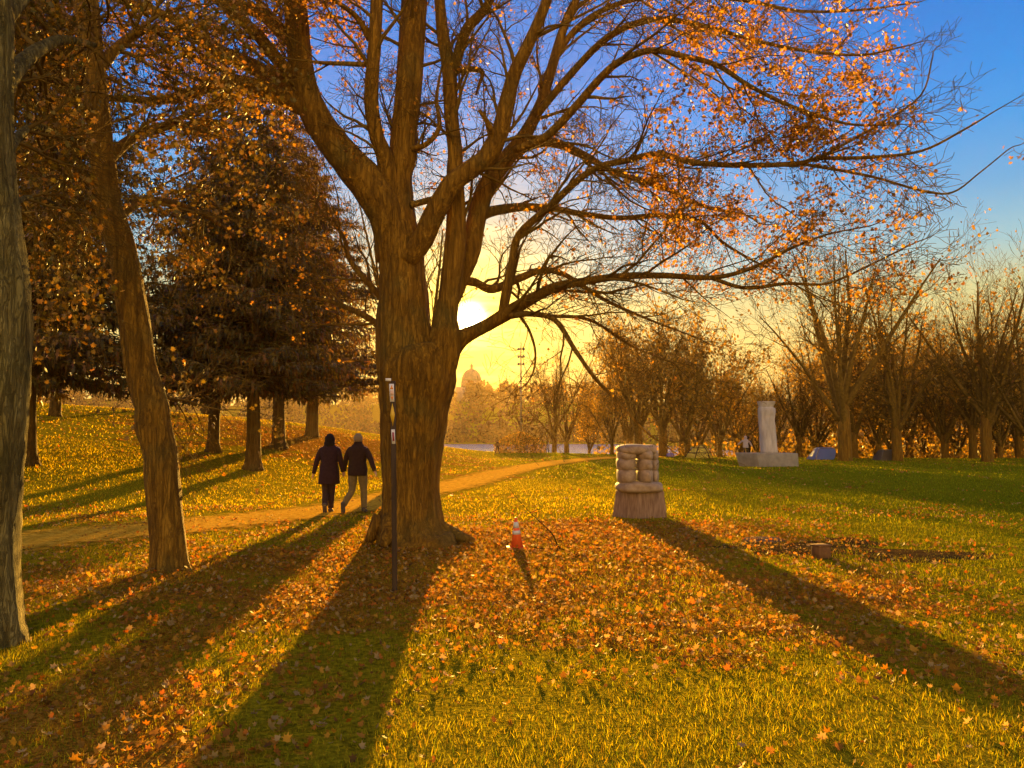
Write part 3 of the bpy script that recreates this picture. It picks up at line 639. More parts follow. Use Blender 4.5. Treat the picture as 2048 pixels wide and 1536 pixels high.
side_tree([(-35, 1330, 190, df), (-33, 1290, 150, df), (-35, 1240, 138, df), (-37, 1150, 130, df), (-35, 1050, 128, df), (-31, 950, 132, df), (-25, 850, 138, df), (-17, 740, 138, df), (-13, 640, 134, df), (-15, 560, 128, df), (-23, 450, 116, df), (-31, 330, 108, df), (-35, 200, 110, df), (-37, 100, 116, df), (-37, 0, 110, df), (-47, -160, 90, df), (-67, -330, 60, df), (-77, -500, 30, df)],
          b2, 'thick pale-barked maple trunk cut by the edge of the picture, nearest tree of all',
          [[(-10, 200, 40, df), (50, 120, 30, df + .5), (120, 80, 20, df + 1.2), (190, 90, 10, df + 1.8)],
           [(-10, 60, 40, df), (60, -20, 30, df + .5), (160, -60, 20, df + 1), (260, -30, 10, df + 1.5)],
           [(0, 330, 20, df), (50, 260, 16, df + .8), (100, 260, 12, df + 1.6), (150, 300, 8, df + 2.2)],
           [(0, 450, 18, df), (40, 400, 12, df + .8), (90, 400, 9, df + 1.6), (150, 430, 6, df + 2.4)]],
          M_BARKL, OLIVE + OLIVE[:3] + ORANGE[:1], lambda p: 0 if before_trunk(p) else .36, .056, df)

# ------------------------------------------------------------------ spruces
def spruce_mesh(height, crown0, rad, tr, seed, lean=0.0, dens=1.0):
    rr = random.Random(seed); B = TB(); zs = [0, .15, .4, 1, 2, 4, 7, 10, height]
    zs = [z for z in zs if z <= height]
    ax = lambda z: Vector((lean * z * .1 + .05 * math.sin(z * .7 + seed), .04 * math.cos(z * .6 + seed), z))
    B.tube([ax(z) for z in zs], [tr * (1.45 if z == 0 else 1.2 if z == .15 else 1.05 if z == .4 else max(.08, 1 - z / height)) for z in zs], 16,
           rf=lambda i, th: 1 + .04 * math.sin(6 * th + i) + (.12 * math.sin(4 * th) if i < 2 else 0))
    Bb = TB(); pos, yaw, pit, sc = [], [], [], []
    z = crown0
    while z < height - .3:
        f = (z - crown0) / (height - crown0); L = rad * (1 - f) ** .75 * (.75 if f < .04 else 1)
        nb = rr.randint(4, 6)
        for _ in range(nb):
            a = rr.uniform(0, 6.283); l = L * rr.uniform(.7, 1.12) + .3; dirv = Vector((math.cos(a), math.sin(a), 0)); side = Vector((-dirv.y, dirv.x, 0))
            pts = []
            for k in range(7):
                t = k / 6; pts.append(ax(z) + dirv * l * t + Vector((0, 0, -.34 * l * t * (1 - .55 * t) + .05 * math.sin(3 * t + a))) + side * .12 * l * math.sin(2.2 * t + a) * t)
            Bb.tube(pts, [max(.008, .05 * (1 - f * .6) * (1 - .85 * k / 6)) for k in range(7)], 4, cap=False)
            nt = int(l * 36 * dens)
            for m in range(nt):
                t = .12 + .88 * rr.random(); k = min(int(t * 6), 5); q = pts[k].lerp(pts[k + 1], t * 6 - k)
                w = (.18 + .55 * (1 - abs(t - .45))) * .26 * l * rr.uniform(-1, 1); q = q + side * w + Vector((0, 0, -abs(w) * .25))
                for _k in range(2):
                    pos.append((q.x + rr.gauss(0, .07), q.y + rr.gauss(0, .07), q.z + rr.gauss(0, .06))); yaw.append(a + rr.gauss(0, .9)); pit.append(rr.uniform(-.5, .2) if _k else -1.2 + rr.gauss(0, .3)); sc.append(rr.uniform(.16, .34) * (.8 + .3 * (1 - f)))
        z += rr.uniform(.16, .30) * (1 + .3 * f)
    # drooping sprays: thin jagged strips hanging from y=0 outwards
    NV = [(0, 0, 0), (.10, .22, .02), (.05, .30, 0), (.13, .55, -.03), (.04, .62, -.02), (.0, 1, -.08), (-.06, .7, -.03), (-.12, .5, -.02), (-.05, .34, 0), (-.11, .2, .02)]
    NF = [[(0, 1, 2, 9), (2, 8, 9, 9)], ]
    NF = [[(0, 1, 2), (0, 2, 8), (0, 8, 9), (2, 3, 4), (2, 4, 6), (2, 6, 8), (8, 6, 7), (4, 5, 6)]]
    n = len(pos); rm = rot_mats(np.array(yaw) - math.pi / 2, np.array(pit), rng.normal(0, .7, n))
    s = np.array(sc)
    me_n = (NV, NF, np.array(pos), rm, np.stack([s * 1.25, s, s], 1), palette(n, [(.07, .055, .006), (.12, .075, .005), (.06, .04, .004), (.16, .09, .006), (.16, .06, .005)], .3))
    return B, Bb, me_n
def make_spruce(args, loc, label, rz=0, group='spruces standing on the grassy bank'):
    B, Bb, sn = spruce_mesh(*args); root = empty('spruce_tree', loc, label, 'spruce', group, rz)
    B.build('trunk', M_BARKS, root); Bb.build('branches', M_BARKS, root)
    scatter('crown', *sn, M_NEEDLE, root)
    return root
def copy_tree(o, loc, label, rz, sc=1.0, group=None, cat=None):
    c = o.copy(); COL.objects.link(c); c.location = loc; c.rotation_euler = (0, 0, rz); c.scale = (sc, sc, sc) if isinstance(sc, (int, float)) else sc
    c['label'] = label
    if group: c['group'] = group
    for ch in o.children:
        k = ch.copy(); COL.objects.link(k); k.parent = c
        for g in ch.children:
            q = g.copy(); COL.objects.link(q); q.parent = k
    return c

s1 = make_spruce((15, 3.1, 4.0, .26, 1), base_at(503, 940), 'stout spruce nearest the walking couple, in front of the others on the bank')
s2 = make_spruce((17, 3.0, 4.6, .27, 2, .1), base_at(50, 930), 'dark spruce trunk right beside the pale edge maple')
s3 = make_spruce((17.5, 3.6, 4.6, .30, 3), base_at(558, 897), 'wide spruce behind the stout one, shadowed trunk in the leaf carpet')
copy_tree(s1, base_at(425, 905), 'thin reddish spruce with a flared foot, between leaning maple and stout spruce', 1.3, (.9, .9, 1.12))
copy_tree(s3, base_at(622, 873), 'spruce just up the slope behind the couple, drooping boughs reaching the big maple', 2.1, (1.2, 1.2, .98))
copy_tree(s2, base_at(112, 832), 'crooked spruce high on the bank between edge maple and leaning maple', 4.0, 1.0)
copy_tree(s1, base_at(411, 812), 'small far spruce on the ridge behind the thin reddish one', 5.0, (1.1, 1.1, 1.2))

# ------------------------------------------------------------------ bare and half-bare broadleaved trees of the background
def bg_tree(h, nst, spreadw, r0, seed, leaf, kind='vase', leafcols=OLIVE, trunk_h=.18, lsize=.16, low=False):
    R.seed(seed); B = TB(); T = TB(); tips = []
    par = dict(seg=[6, 5, 4, 3], wob=[.07, .12, .16, .2], trop=[(0, 0, .05), (0, 0, .06), (0, 0, .06), (0, 0, .06)],
               n=[7, 5, 4], t0=[.25, .15, .15], spread=[.5, .55, .65], rk=[.5, .55, .6], len=[h * .27, h * .15, h * .08], sides=[5, 3, 3, 3], tiplvl=2, rmin=.008, taper=.85)
    th = h * trunk_h
    B.tube([(0, 0, -.3), (0, 0, .3), (.03, 0, th * .6), (0, .03, th * 1.1)], [r0 * 1.35, r0 * 1.05, r0 * .95, r0 * .85], 10)
    for k in range(nst):
        a = 6.283 * (k + R.random() * .6) / nst; tilt = spreadw * R.uniform(.5, 1.15) if k else .06
        dv = Vector((math.cos(a) * math.sin(tilt), math.sin(a) * math.sin(tilt), math.cos(tilt)))
        grow(T, tips, Vector((0, 0, th * R.uniform(.55, 1.05))), dv, h * R.uniform(.62, .82) * (1 - .25 * tilt), r0 * R.uniform(.45, .65), 0, par)
    if low:
        for k in range(7):
            a = R.uniform(0, 6.283); grow(T, tips, Vector((0, 0, R.uniform(.2, .5) * h)), Vector((math.cos(a), math.sin(a), .25)), h * .3, r0 * .25, 1, par)
    return B, T, tips
def make_bg(spec, loc, label, leafp, per, lsize, cols, group=None, rz=0, cat='tree', name='bare_tree'):
    B, T, tips = bg_tree(*spec); root = empty(name, loc, label, cat, group, rz)
    B.build('trunk', M_BARK, root); T.build('branches', M_TWIG, root)
    if leafp: tips_leaves('crown', tips, leafp, per, lsize, cols, M_LEAF, root, 'simple', .28)
    return root
t_vase = make_bg((12.5, 7, .50, .28, 21, 0), base_at(1108, 905), 'bare vase-shaped tree at the lake shore, the left one of two twin trunks', .05, 1, .2, ORANGE)
copy_tree(t_vase, base_at(1133, 905), 'bare vase-shaped tree at the lake shore, the right one of two twin trunks', 2.2, .95)
t_ball = make_bg((12.2, 8, .62, .34, 22, 0), base_at(1277, 912), 'round-crowned dark tree full of small leaves behind the stacked stone sculpture', .20, 2, .2, GOLD, name='leafy_tree')
t_ball2 = make_bg((12.8, 8, .58, .36, 23, 0), base_at(1326, 913), 'round-crowned leafy tree with the thicker trunk, beside the sculpture\'s right shoulder', .18, 2, .2, GOLD, name='leafy_tree')
t_tall = make_bg((17.0, 9, .50, .42, 24, 0, 'vase', OLIVE, .2, .16, True), base_at(1690, 922), 'tallest bare tree on the lawn edge, fan of thin upright branches above the blue tent', .14, 1, .18, GOLD)
t_scr = make_bg((10, 7, .55, .22, 25, 0, 'vase', OLIVE, .15, .16, True), base_at(1375, 914), 'brown-leaved tree just left of the yellow tent', .26, 2, .22, GOLD, name='leafy_tree')
copy_tree(t_tall, base_at(1795, 922), 'second tall bare tree right of the tallest one on the lawn edge', 1.9, .80)
copy_tree(t_tall, base_at(1975, 924), 'bare tree with a pale twiggy top near the right end of the wood', 3.3, .84)
copy_tree(t_vase, base_at(2060, 925), 'bare tree at the very end of the wood, half out of the picture', .7, 1.05)
copy_tree(t_scr, base_at(1178, 907), 'small dark tree leaning by the shore, between the twin trunks and the sculpture', 2.7, .72)
copy_tree(t_scr, base_at(1224, 909), 'small orange-leaved tree directly left of the sculpture', .4, .8)
copy_tree(t_scr, base_at(1440, 915), 'bushy brown tree directly right of the yellow tent', 1.1, .95)
WG = 'brown trees of the wood behind the lawn'
WL = 'one of the crowded brown trees filling the wood behind the lawn edge'
first = True
wr = random.Random(8)
for row, (y0, n, x0, x1, s0, s1) in enumerate(((60, 13, 22, 50, .8, 1.0), (68, 15, 17, 60, .85, 1.15), (80, 16, 12, 72, .95, 1.25))):
    for i in range(n):
        x = x0 + (x1 - x0) * (i + wr.uniform(.1, .9)) / n; y = y0 + wr.uniform(-2.5, 3.5) + (2 if x < 25 else 0)
        src = wr.choice((t_scr, t_ball, t_vase, t_ball2, t_tall)); sc = wr.uniform(s0, s1)
        if 20 < x < 24 + row * 3: sc *= .75
        copy_tree(src, (x, y, float(H(x, y)) - .1), WL, wr.uniform(0, 6.28), sc * (.72 if src is t_tall else 1), WG)
t_back = make_bg((13.5, 6, .34, .30, 31, 0), base_at(832, 950), 'bare tree hidden behind the big maple trunk, its fine upright twigs showing in the fork', .03, 1, .12, ORANGE)

# hedge-like undergrowth below the wood
def undergrowth():
    n = 42000; x = rng.uniform(8, 95, n); y = rng.uniform(60, 96, n); top = 1.2 + 3.2 * vnoise(x, y, 3.5) * sstep(10, 26, x)
    z = H(x, y) + top * rng.random(n) ** 1.2
    kp = (vnoise(x, z * 3, 1.1) > .30) & (y > np.interp(x, [0, 20, 60], [72, 61, 60])) & ~((x < 24) & (rng.random(n) < .75)); x, y, z = x[kp], y[kp], z[kp]; n = len(x)
    rm = rot_mats(rng.random(n) * 6.28, rng.normal(1, .8, n), rng.normal(0, .8, n))
    o = scatter('undergrowth', SIMP_V, SIMP_F, np.stack([x, y, z], 1), rm, rng.uniform(.16, .34, n), palette(n, OLIVE + GOLD, .3), M_LEAF)
    tag(o, 'brown bushes and brambles filling the foot of the wood', 'undergrowth', kind='stuff')
undergrowth()
def far_wood():
    pos, sc = [], []
    rr = random.Random(4)
    for i in range(560):
        x = rr.uniform(-235, 190); y = rr.uniform(303, 372); g = float(H(x, y)); hh = rr.uniform(7, 11) * (1.1 if x < -60 else .9)
        if x > 60: y -= rr.uniform(0, 150); g = float(H(x, y))
        for k in range(120):
            a, b = rr.uniform(0, 6.283), rr.random() ** .5; q = rr.random()
            r_ = 3.9 * math.sin(math.pi * min(1, q * .9 + .1)) ** .6
            pos.append((x + math.cos(a) * b * r_, y + math.sin(a) * b * r_, g + .6 + q * hh)); sc.append(rr.uniform(.7, 1.5))
    for i in range(200):
        x = rr.uniform(-200, 75); y = rr.uniform(297, 306); g = float(H(x, y)); hh = rr.uniform(4, 8)
        for k in range(70):
            a, b = rr.uniform(0, 6.283), rr.random() ** .5; q = rr.random()
            pos.append((x + math.cos(a) * b * 3, y + math.sin(a) * b * 3, max(g, WATER) + .3 + q * hh)); sc.append(rr.uniform(.7, 1.4))
    n = len(pos); rm = rot_mats(rng.random(n) * 6.28, rng.normal(1, .8, n), rng.normal(0, .8, n))
    o = scatter('far_wood', SIMP_V, SIMP_F, np.array(pos), rm, np.array(sc), palette(n, [(.10, .06, .02), (.14, .08, .025), (.08, .06, .02)], .3), M_LEAF)
    tag(o, 'hazy wooded hill across the lake', 'wood', kind='stuff')
far_wood()

# ------------------------------------------------------------------ domed building and floodlight mast
M_STONE_FAR = noise_mat('far_stone', (.20, .17, .13), (.28, .24, .18), 2, 4, .9, 0)
M_COPPER = noise_mat('copper_dome', (.07, .10, .08), (.12, .15, .11), 1.5, 5, .6, 0)
def domed_building():
    D = 372; c = P(943, 768, D); s = D / F_PX
    root = empty('domed_basilica', (c.x, D, c.z - 26 * s * 1), 'hazy domed church with a lantern and cross on the hill beyond the lake', 'church')
    O = Vector(root.location)
    def z(py): return P(943, py, D).z - O.z
    B = TB(); B.box((0, 0, (z(775) + z(830)) / 2), (62 * s, 40 * s, z(775) - z(830))); B.box((0, -14 * s, (z(783) + z(830)) / 2 - .2), (26 * s, 22 * s, z(783) - z(830)))
    B.build('walls', M_STONE_FAR, root, False)
    B = TB(); B.loft([(0, 0, z(776), 19 * s, 19 * s), (0, 0, z(764), 19 * s, 19 * s), (0, 0, z(763.6), 20.5 * s, 20.5 * s), (0, 0, z(762.4), 20.5 * s, 20.5 * s)], 24)
    for k in range(16):
        a = k * math.pi / 8; B.tube([(math.cos(a) * 20 * s, math.sin(a) * 20 * s, z(776)), (math.cos(a) * 20 * s, math.sin(a) * 20 * s, z(763.6))], [.28, .28], 6)
    B.build('drum', M_STONE_FAR, root, False)
    B = TB(); prof = [(math.cos(t), math.sin(t)) for t in np.linspace(0, 1.47, 12)]
    B.loft([(0, 0, z(762.4) + q * 24 * s, 19.3 * s * p_, 19.3 * s * p_) for p_, q in prof], 24)
    for k in range(12):
        a = k * math.pi / 6; B.tube([(math.cos(a) * 19.5 * s * p_, math.sin(a) * 19.5 * s * p_, z(762.4) + q * 24.2 * s) for p_, q in prof], [.16] * 12, 5)
    B.build('dome', M_COPPER, root)
    B = TB(); B.loft([(0, 0, z(739), 4.4 * s, 4.4 * s), (0, 0, z(738), 4.4 * s, 4.4 * s), (0, 0, z(738), 2.6 * s, 2.6 * s), (0, 0, z(732), 2.6 * s, 2.6 * s), (0, 0, z(731.6), 3.4 * s, 3.4 * s), (0, 0, z(731), 3 * s, 3 * s), (0, 0, z(727.5), 1.0 * s, 1.0 * s)], 10)
    B.build('lantern', M_COPPER, root, False)
    B = TB(); B.box((0, 0, z(725.2)), (.18, .18, 5 * s)); B.box((0, 0, z(724.6)), (2.2 * s, .16, .16)); B.build('cross', M_COPPER, root, False)
domed_building()
M_METAL = noise_mat('grey_metal', (.13, .10, .07), (.20, .16, .11), 4, 3, .5, 0, spec=.5)
def mast():
    b = base_at(1042, 903); d = b.y; root = empty('floodlight_mast', b, 'tall thin lamp mast at the lake shore with clusters of lamps up its pole', 'lamp mast')
    top = P(1042, 684, d).z - b.z; B = TB(); B.tube([(0, 0, -.2), (0, 0, top * .5), (0, 0, top)], [.13, .10, .06], 10); B.build('pole', M_METAL, root)
    for py in (698, 713, 728):
        z = P(1042, py, d).z - b.z; B = TB(); B.box((0, 0, z), (.5, .08, .08))
        for sx in (-.24, .26): B.loft([(sx, 0, z - .15, .08, .1), (sx, 0, z - .06, .15, .17), (sx, 0, z + .1, .13, .15), (sx, 0, z + .14, .05, .05)], 10)
        B.build('lamp_cluster', M_METAL, root)
mast()
def shrub_at_lake():
    c = G(1040, 906); rr = random.Random(2); pos = []
    root = empty('shore_bush', c, 'low dark bush at the water just right of the lone walker', 'bush')
    B = TB()
    for k in range(9):
        a = k * .7; B.tube([(0, 0, 0), (math.cos(a) * .5, math.sin(a) * .4, .8), (math.cos(a) * 1.3, math.sin(a), 1.5)], [.05, .03, .01], 5)
    B.build('branches', M_TWIG, root)
    for k in range(3800):
        a, b = rr.uniform(0, 6.283), rr.random() ** .5; x = math.cos(a) * b * 2.5; pos.append((x, math.sin(a) * b * 1.4, rr.random() * (2.0 - .28 * abs(x) ** 1.6)))
    n = len(pos); scatter('leaves', SIMP_V, SIMP_F, np.array(pos), rot_mats(rng.random(n) * 6.28, rng.normal(1, .8, n), rng.normal(0, .8, n)), rng.uniform(.08, .16, n), palette(n, OLIVE, .3), M_LEAF, root)
shrub_at_lake()
def stake(px, py, top, label):
    b = G(px, py); d = b.y; B = TB(); h = P(px, top, d).z - b.z; B.tube([(0, 0, -.1), (.01, 0, h * .5), (0, 0, h)], [.06, .05, .045], 8)
    B.loft([(0, 0, h, .07, .07), (0, 0, h + .05, .06, .06), (0, 0, h + .07, .02, .02)], 8)
    o = B.build('stake', M_METAL); o.location = b; tag(o, label, 'stake')
stake(1097, 905, 885, 'thin upright stake at the shore left of the twin bare trees')

# ------------------------------------------------------------------ stone sculptures
M_SCULPT = noise_mat('rosy_granite', (.24, .16, .105), (.40, .29, .20), 9, 8, .75, .5, bscale=40, dist=.012)
M_PED = noise_mat('tooled_granite', (.17, .095, .06), (.31, .19, .125), 14, 8, .8, .9, stretch=(2.2, 2.2, .25), bscale=20, dist=.02)
M_PALE = noise_mat('pale_marble', (.34, .28, .25), (.52, .43, .38), 3, 8, .8, .8, stretch=(1.6, 1.6, .4), bscale=5, dist=.05)
M_PLINTH = noise_mat('grey_concrete', (.19, .155, .125), (.28, .235, .19), 3, 7, .85, .3, bscale=25, dist=.01)
def sculpture():
    b = G(1286, 1037); d = b.y + .3; s = d / F_PX
    root = empty('stacked_stone_sculpture', (b.x, d, b.z), 'squat sculpture of bulging stacked stones with a slit, on a tapered granite block', 'sculpture')
    z = lambda py: P(1286, py, d).z - b.z
    xo = lambda px: (px - 1286) * s
    # pedestal: a five-sided block with its corner turned to the viewer
    bot = [(xo(1229), .05), (xo(1272), -.34), (xo(1336), -.22), (xo(1330), .42), (xo(1238), .46)]
    tp = [(xo(1239), .06), (xo(1277), -.27), (xo(1330), -.18), (xo(1324), .36), (xo(1246), .38)]
    B = TB(); nl = 7
    for k in range(nl):
        t = k / (nl - 1)
        for (a, c), (e, f) in zip(bot, tp): B.V.append((a + (e - a) * t + R.uniform(-.006, .006), c + (f - c) * t, (z(981) + .12) * t - .12))
    for k in range(nl - 1):
        for j in range(5): B.F.append((k * 5 + j, k * 5 + (j + 1) % 5, (k + 1) * 5 + (j + 1) % 5, (k + 1) * 5 + j))
    B.F.append(tuple((nl - 1) * 5 + j for j in range(5)))
    o = B.build('pedestal', M_PED, root, False); bv = o.modifiers.new('bevel', 'BEVEL'); bv.width = .018; bv.segments = 2
    def lump(name, cx, cz, rx, ry, rz_, cy=0, e=2.9):
        B = TB(); n = 30
        def rf(dv):
            q = (abs(dv.x) ** e + abs(dv.y) ** e + abs(dv.z) ** e) ** (-1 / e)
            return q * (1 + .02 * math.sin(5 * dv.x + 4 * dv.z + cx * 9) + .015 * math.sin(11 * dv.y + cz * 7))
        B.ball((cx, cy, cz), (rx, ry, rz_), n, 18, rf); return B.build(name, M_SCULPT, root)
    lump('base_ring', xo(1284), z(973), 45 * s, .43, 12 * s, 0, 3.4)
    # waist tiers, left and right lobes either side of a slit
    for (py, h_, dx) in ((951, 19, 0), (928, 17, -.5), (910, 13, .5)):
        lump('left_lobe', xo(1258.5 + dx), z(py), 18.5 * s, .37, h_ * s, 0, 2.6)
        lump('right_lobe', xo(1294 + dx), z(py), 15.5 * s, .38, h_ * s, -.02, 2.6)
        lump('side_lobe', xo(1313.5), z(py + 1), 10 * s, .30, h_ * .95 * s, .10, 2.4)
    B = TB()
    for py in (914, 921, 930, 938):
        B.tube([(xo(1266), -.10, z(py)), (xo(1277), -.16, z(py)), (xo(1288), -.10, z(py))], [.018, .024, .018], 8)
    B.build('slit_rungs', M_SCULPT, root)
    lump('cap_stone', xo(1273), z(899), 33 * s, .41, 11 * s)
    lump('cap_lobe', xo(1306), z(899), 13 * s, .33, 10 * s, .06)
sculpture()
def column_statue():
    b = G(1541, 933); d = b.y + .5; s = d / F_PX; root = empty('pale_column_sculpture', (b.x, d, b.z), 'tall pale carved stone column with a chipped top on a low boat-shaped plinth', 'sculpture')
    z = lambda py: P(1541, py, d).z - b.z; xo = lambda px: (px - 1541) * s
    B = TB(); lo = [(xo(1489), .25), (xo(1517), -.75), (xo(1595), -.62), (xo(1594), .9), (xo(1500), 1.1)]; hi = [(xo(1480), .2), (xo(1511), -.8), (xo(1594), -.64), (xo(1596), 1.0), (xo(1492), 1.2)]
    for (x, y) in lo: B.V.append((x, y, -.1))
    for (x, y) in hi: B.V.append((x, y, z(906)))
    for j in range(5): B.F.append((j, (j + 1) % 5, 5 + (j + 1) % 5, 5 + j))
    B.F.append((5, 6, 7, 8, 9)); o = B.build('plinth', M_PLINTH, root, False); bv = o.modifiers.new('bevel', 'BEVEL'); bv.width = .03; bv.segments = 2
    B = TB(); rows = [(907, 1529, 1561), (890, 1528.5, 1560), (870, 1528, 1558.5), (855, 1527.5, 1558), (843, 1527, 1556.5), (830, 1526.5, 1557.5), (822, 1526, 1558), (817, 1526.5, 1557), (815, 1527.5, 1554), (812, 1527, 1554.5), (808, 1526, 1556.5), (804, 1524.5, 1558), (803, 1525, 1557.5)]
    cr = catmull([(xo((a + c) / 2), 0, z(y), (c - a) / 2 * s) for y, a, c in rows], 3)
    B.loft([(q[0], R.uniform(-.01, .01), q[2], q[3], q[3] * .85, .12 * math.sin(i * .3)) for i, q in enumerate(cr)], 28, 3.2)
    V = B.V
    for i, v in enumerate(V):
        k = 1 + .06 * math.sin(v[0] * 19 + v[2] * 2.1) * math.sin(v[1] * 13 + v[2] * 3.3); V[i] = (v[0] * k, v[1] * k, v[2])
    B.build('column', M_PALE, root)
column_statue()

# ------------------------------------------------------------------ trail post with marker plates
def flat(name, c, common=dict()): return noise_mat(name, tuple(v * .9 for v in c), c, 20, 3, .5, 0, spec=.4)
M_POST = noise_mat('dark_post', (.035, .018, .008), (.06, .032, .014), 12, 5, .7, .3, stretch=(1, 1, .1))
M_WHITE = flat('plate_white', (.70, .62, .58)); M_ORG = flat('mark_orange', (.62, .20, .03)); M_YEL = flat('plate_yellow', (.62, .36, .02)); M_DRED = flat('mark_dark_red', (.28, .03, .05))
def post():
    b = G(790, 1186); d = b.y; s = d / F_PX; root = empty('trail_post', b, 'slim dark post before the big trunk carrying three small trail marker plates', 'trail post')
    pt = lambda px, py: (P(px, py, d).x - b.x, P(px, py, d).z - b.z)
    x0, z0 = pt(789.5, 1187); x1, z1 = pt(786, 762)
    B = TB(); w, dp = 4.6 * s, .022
    for (x, z) in ((x0, -.25), (x0, z0), ((x0 + x1) / 2, (z0 + z1) / 2), (x1, z1)):
        for (a, c) in ((-w, -dp), (w, -dp), (w, dp), (-w, dp)): B.V.append((x + a, c, z))
    for k in range(3):
        for j in range(4): B.F.append((k * 4 + j, k * 4 + (j + 1) % 4, k * 4 + 4 + (j + 1) % 4, k * 4 + 4 + j))
    B.F.append((12, 13, 14, 15)); o = B.build('post', M_POST, root, False); bv = o.modifiers.new('bevel', 'BEVEL'); bv.width = .004
    def plate(name, poly, m, y0=-.026, th=.003, parent=root):
        B = TB(); n = len(poly); pp = [pt(*q) for q in poly]
        for yy in (y0, y0 - th):
            for (x, z) in pp: B.V.append((x, yy, z))
        for j in range(n): B.F.append((j, (j + 1) % n, n + (j + 1) % n, n + j))
        B.F.append(tuple(range(n))[::-1]); B.F.append(tuple(range(n, 2 * n))); return B.build(name, m, parent, False)
    tag(plate('top_tag', [(772, 757), (783, 757), (783, 762.5), (772, 762)], M_WHITE), 'small blank pale tag at the top of the post')
    p1 = plate('marker_plate', [(779, 768), (788.5, 768), (789.5, 803.5), (781, 804)], M_WHITE); p1['label'] = 'white marker plate with orange up and down triangles'
    plate('up_triangle', [(780.6, 779), (784.2, 770), (787.6, 779)], M_ORG, -.0292, .001, p1); plate('down_triangle', [(781.4, 793), (788.2, 793), (785.4, 801)], M_ORG, -.0292, .001, p1)
    plate('stripe', [(781, 781), (787.8, 781), (788.2, 791.5), (781.4, 791.5)], flat('mark_peach', (.62, .36, .26)), -.0292, .001, p1)
    p2 = plate('diamond_plate', [(785.4, 806), (790.6, 829), (786.8, 853), (781, 830)], M_YEL); p2['label'] = 'yellow lozenge marker plate'
    p3 = plate('marker_plate', [(783.2, 859), (790.3, 859), (791.6, 887.5), (784.6, 887.5)], M_WHITE); p3['label'] = 'white marker plate with a dark red bar'
    plate('red_bar', [(785, 864.5), (789, 864.5), (789.9, 882), (786, 882)], M_DRED, -.0292, .001, p3)
    for py in (770, 815, 846, 861, 884):
        x, z = pt(785 + (py - 770) * .03, py + .5); B = TB(); B.ball((x, -.0305, z), (.003, .002, .003), 8, 5); B.build('screw', M_METAL, root)
post()

# ------------------------------------------------------------------ traffic cone
def cone():
    b = G(1034, 1097); root = empty('traffic_cone', (b.x, b.y, b.z - .01), 'orange traffic cone with two white bands standing in the leaves', 'traffic cone')
    root.rotation_euler = (.03, -.05, .3)
    Mo = flat('cone_orange', (.75, .10, .015)); Mw = flat('cone_white', (.55, .52, .50)); Ht = .46; r = lambda z: .098 - .078 * z / Ht
    o = TB(); o.box((0, 0, .014), (.27, .27, .028)); q = o.build('foot', Mo, root, False); q.modifiers.new('b', 'BEVEL').width = .008
    def seg(name, z0, z1, m, k=1.0):
        B = TB(); B.loft([(0, 0, z0, r(z0) * k, r(z0) * k), (0, 0, z1, r(z1) * k, r(z1) * k)], 28); B.build(name, m, root)
    seg('body', .028, Ht - .012, Mo)
    seg('white_band', .22, .275, Mw, 1.05); seg('white_band', .315, .40, Mw, 1.07)
    B = TB(); B.loft([(0, 0, Ht - .012, .024, .024), (0, 0, Ht, .019, .019), (0, 0, Ht + .004, .010, .010)], 20); B.build('tip', Mo, root)
cone()

# fallen branch, box, bare soil, flat slab
def fallen_branch():
    B = TB()
    def ln(pix, w, lift):
        pts = []
        for i, (a, c) in enumerate(pix): p = G(a, c); p.z += lift[i]; pts.append(tuple(p) + (w * (1 - .7 * i / (len(pix) - 1)),))
        c = catmull(pts, 4); B.tube([Vector(q[:3]) for q in c], [q[3] for q in c], 7)
    ln([(1158, 1114), (1120, 1100), (1105, 1078), (1082, 1057), (1062, 1040), (1040, 1018), (1016, 990)], .014, [.02, .03, .07, .10, .12, .16, .22])
    ln([(1118, 1100), (1098, 1088), (1072, 1076)], .009, [.03, .06, .08]); ln([(1120, 1104), (1080, 1102), (1052, 1094)], .009, [.03, .04, .03]); ln([(1060, 1038), (1085, 1030), (1110, 1026)], .007, [.12, .14, .10])
    O = G(1120, 1100)
    o = B.build('fallen_branch', M_DEAD, None, True, O); o.location = O; tag(o, 'long thin fallen branch arching over the leaves beside the traffic cone', 'branch')
fallen_branch()
